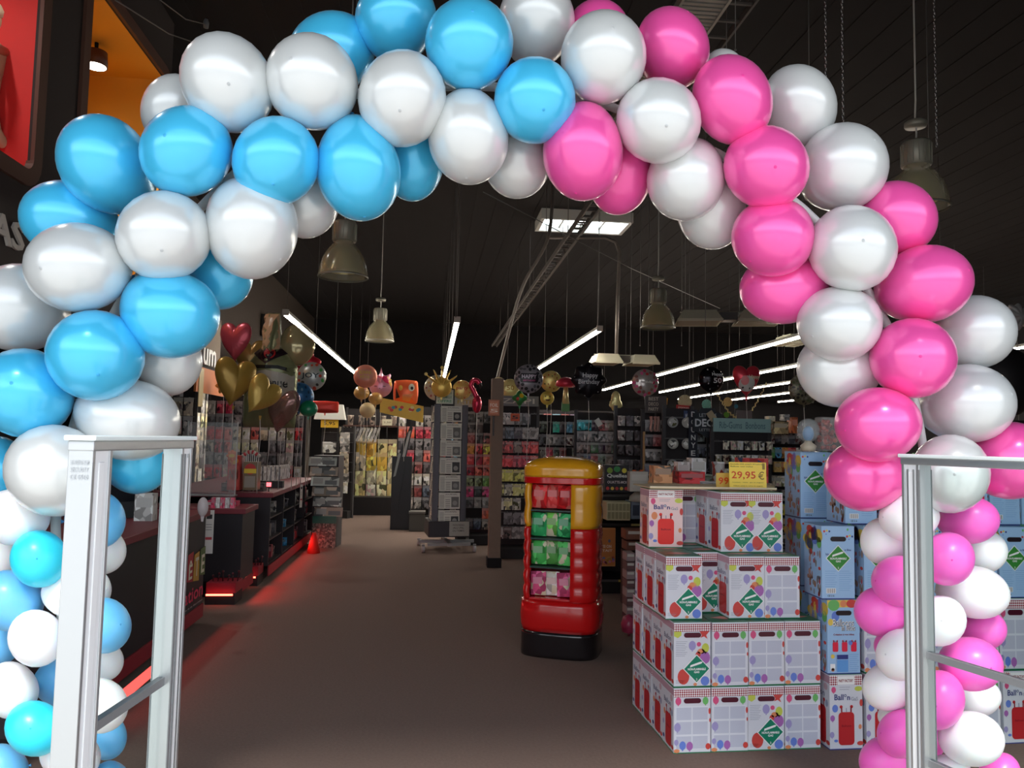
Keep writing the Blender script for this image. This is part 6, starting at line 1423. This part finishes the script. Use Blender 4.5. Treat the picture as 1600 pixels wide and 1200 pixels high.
# small things on top of the racks past the candy display
def flat_card(px, py, Y, wpx, hpx, col, lab, nm='card_sign', rot=0, txt=None, tc=(60, 60, 60)):
    q = at(px, py, Y); w_ = wpx*Y/F; h_ = hpx*Y/F; b = MB(); T = face(0, 0, 0) @ Matrix.Rotation(rot, 4, 'Z')
    b.rect(-w_/2, -h_/2, w_/2, h_/2, cm(*col, .5), T, 0, .006)
    if txt: b.text(txt, -w_*.38, -h_*.22, w_*.38, h_*.22, cm(*tc, .5), T, .002, .02)
    b.box(-.006, .006, .008, .016, -h_/2-.14, -h_/2+.02, cm(60, 60, 60)); o = b.build(nm, loc=q); tag(o, lab, 'sign'); return o
flat_card(1034, 626, 9.2, 19, 11, (226, 160, 50), 'yellow card sign just past the dotted foil balloon', rot=R(-6), txt='PROMO')
flat_card(1060, 652, 8.6, 8, 19, (226, 130, 50), 'upright orange card strip above the badge board', rot=R(4), txt='XXL')
flat_card(1078, 650, 8.5, 20, 17, (60, 74, 110), 'navy card sign between the orange strip and the shield sign', txt='MESSAGE', tc=(200, 206, 214))
flat_card(1068, 637, 8.6, 24, 8, (190, 52, 48), 'red card sign above the navy card sign', rot=R(-3), txt='joyeux', tc=(230, 200, 190))
flat_card(1112, 650, 8.3, 11, 16, (176, 160, 130), 'tan diamond-shaped card beside the shield sign', rot=R(35))
flat_card(1163, 651, 8.5, 26, 20, (112, 98, 96), 'dull brown rounded board above the pale blue sign')
flat_card(805, 652, 10.5, 14, 12, (226, 100, 60), 'small orange-red card above the rack behind the brown post', txt='5')
flat_card(935, 660, 9.5, 9, 12, (206, 206, 200), 'white hanging tag beside the pink bow rack', rot=R(35))
for px, py, w2, h2, col, lab in ((1216, 668, 26, 20, (176, 150, 110), 'tan carton on top of the rack past the pale blue sign'), (1238, 664, 10, 26, (226, 100, 60), 'upright orange packet beside the tan carton'), (1203, 656, 10, 12, (190, 180, 150), 'small cream box on the tan carton row'), (1196, 676, 12, 16, (150, 60, 56), 'small red box left of the tan carton'), (1226, 652, 9, 10, (120, 116, 112), 'small grey box above the tan carton')):
    a = at(px, py+h2/2, 8.4); o = bpy.data.objects.new('shelf_carton', proto_mesh('carton', col, tuple(int(v*.7) for v in col))); COL.objects.link(o)
    o.location = (a.x, 8.4, a.z+h2*8.4/F); o.scale = (w2*8.4/F, .12, h2*8.4/F); tag(o, lab, 'box')
for k, (px, col) in enumerate(((1017, (190, 150, 140)), (1023, (180, 136, 126)), (1028, (196, 160, 150)))):
    q = at(px, 664, 8.8); b = MB(); b.tube([(0, 0, .1), (.01, 0, .04), (-.005, 0, -.05), (.015, 0, -.07)], [.02, .016, .014, .018], cm(*col, .7), 8); o = b.build('plush_leg_toy', loc=q); tag(o, 'dangling pinkish plush toy above the mask rack, '+['nearest the wooden stick', 'middle one', 'farthest from the stick'][k], 'toy')
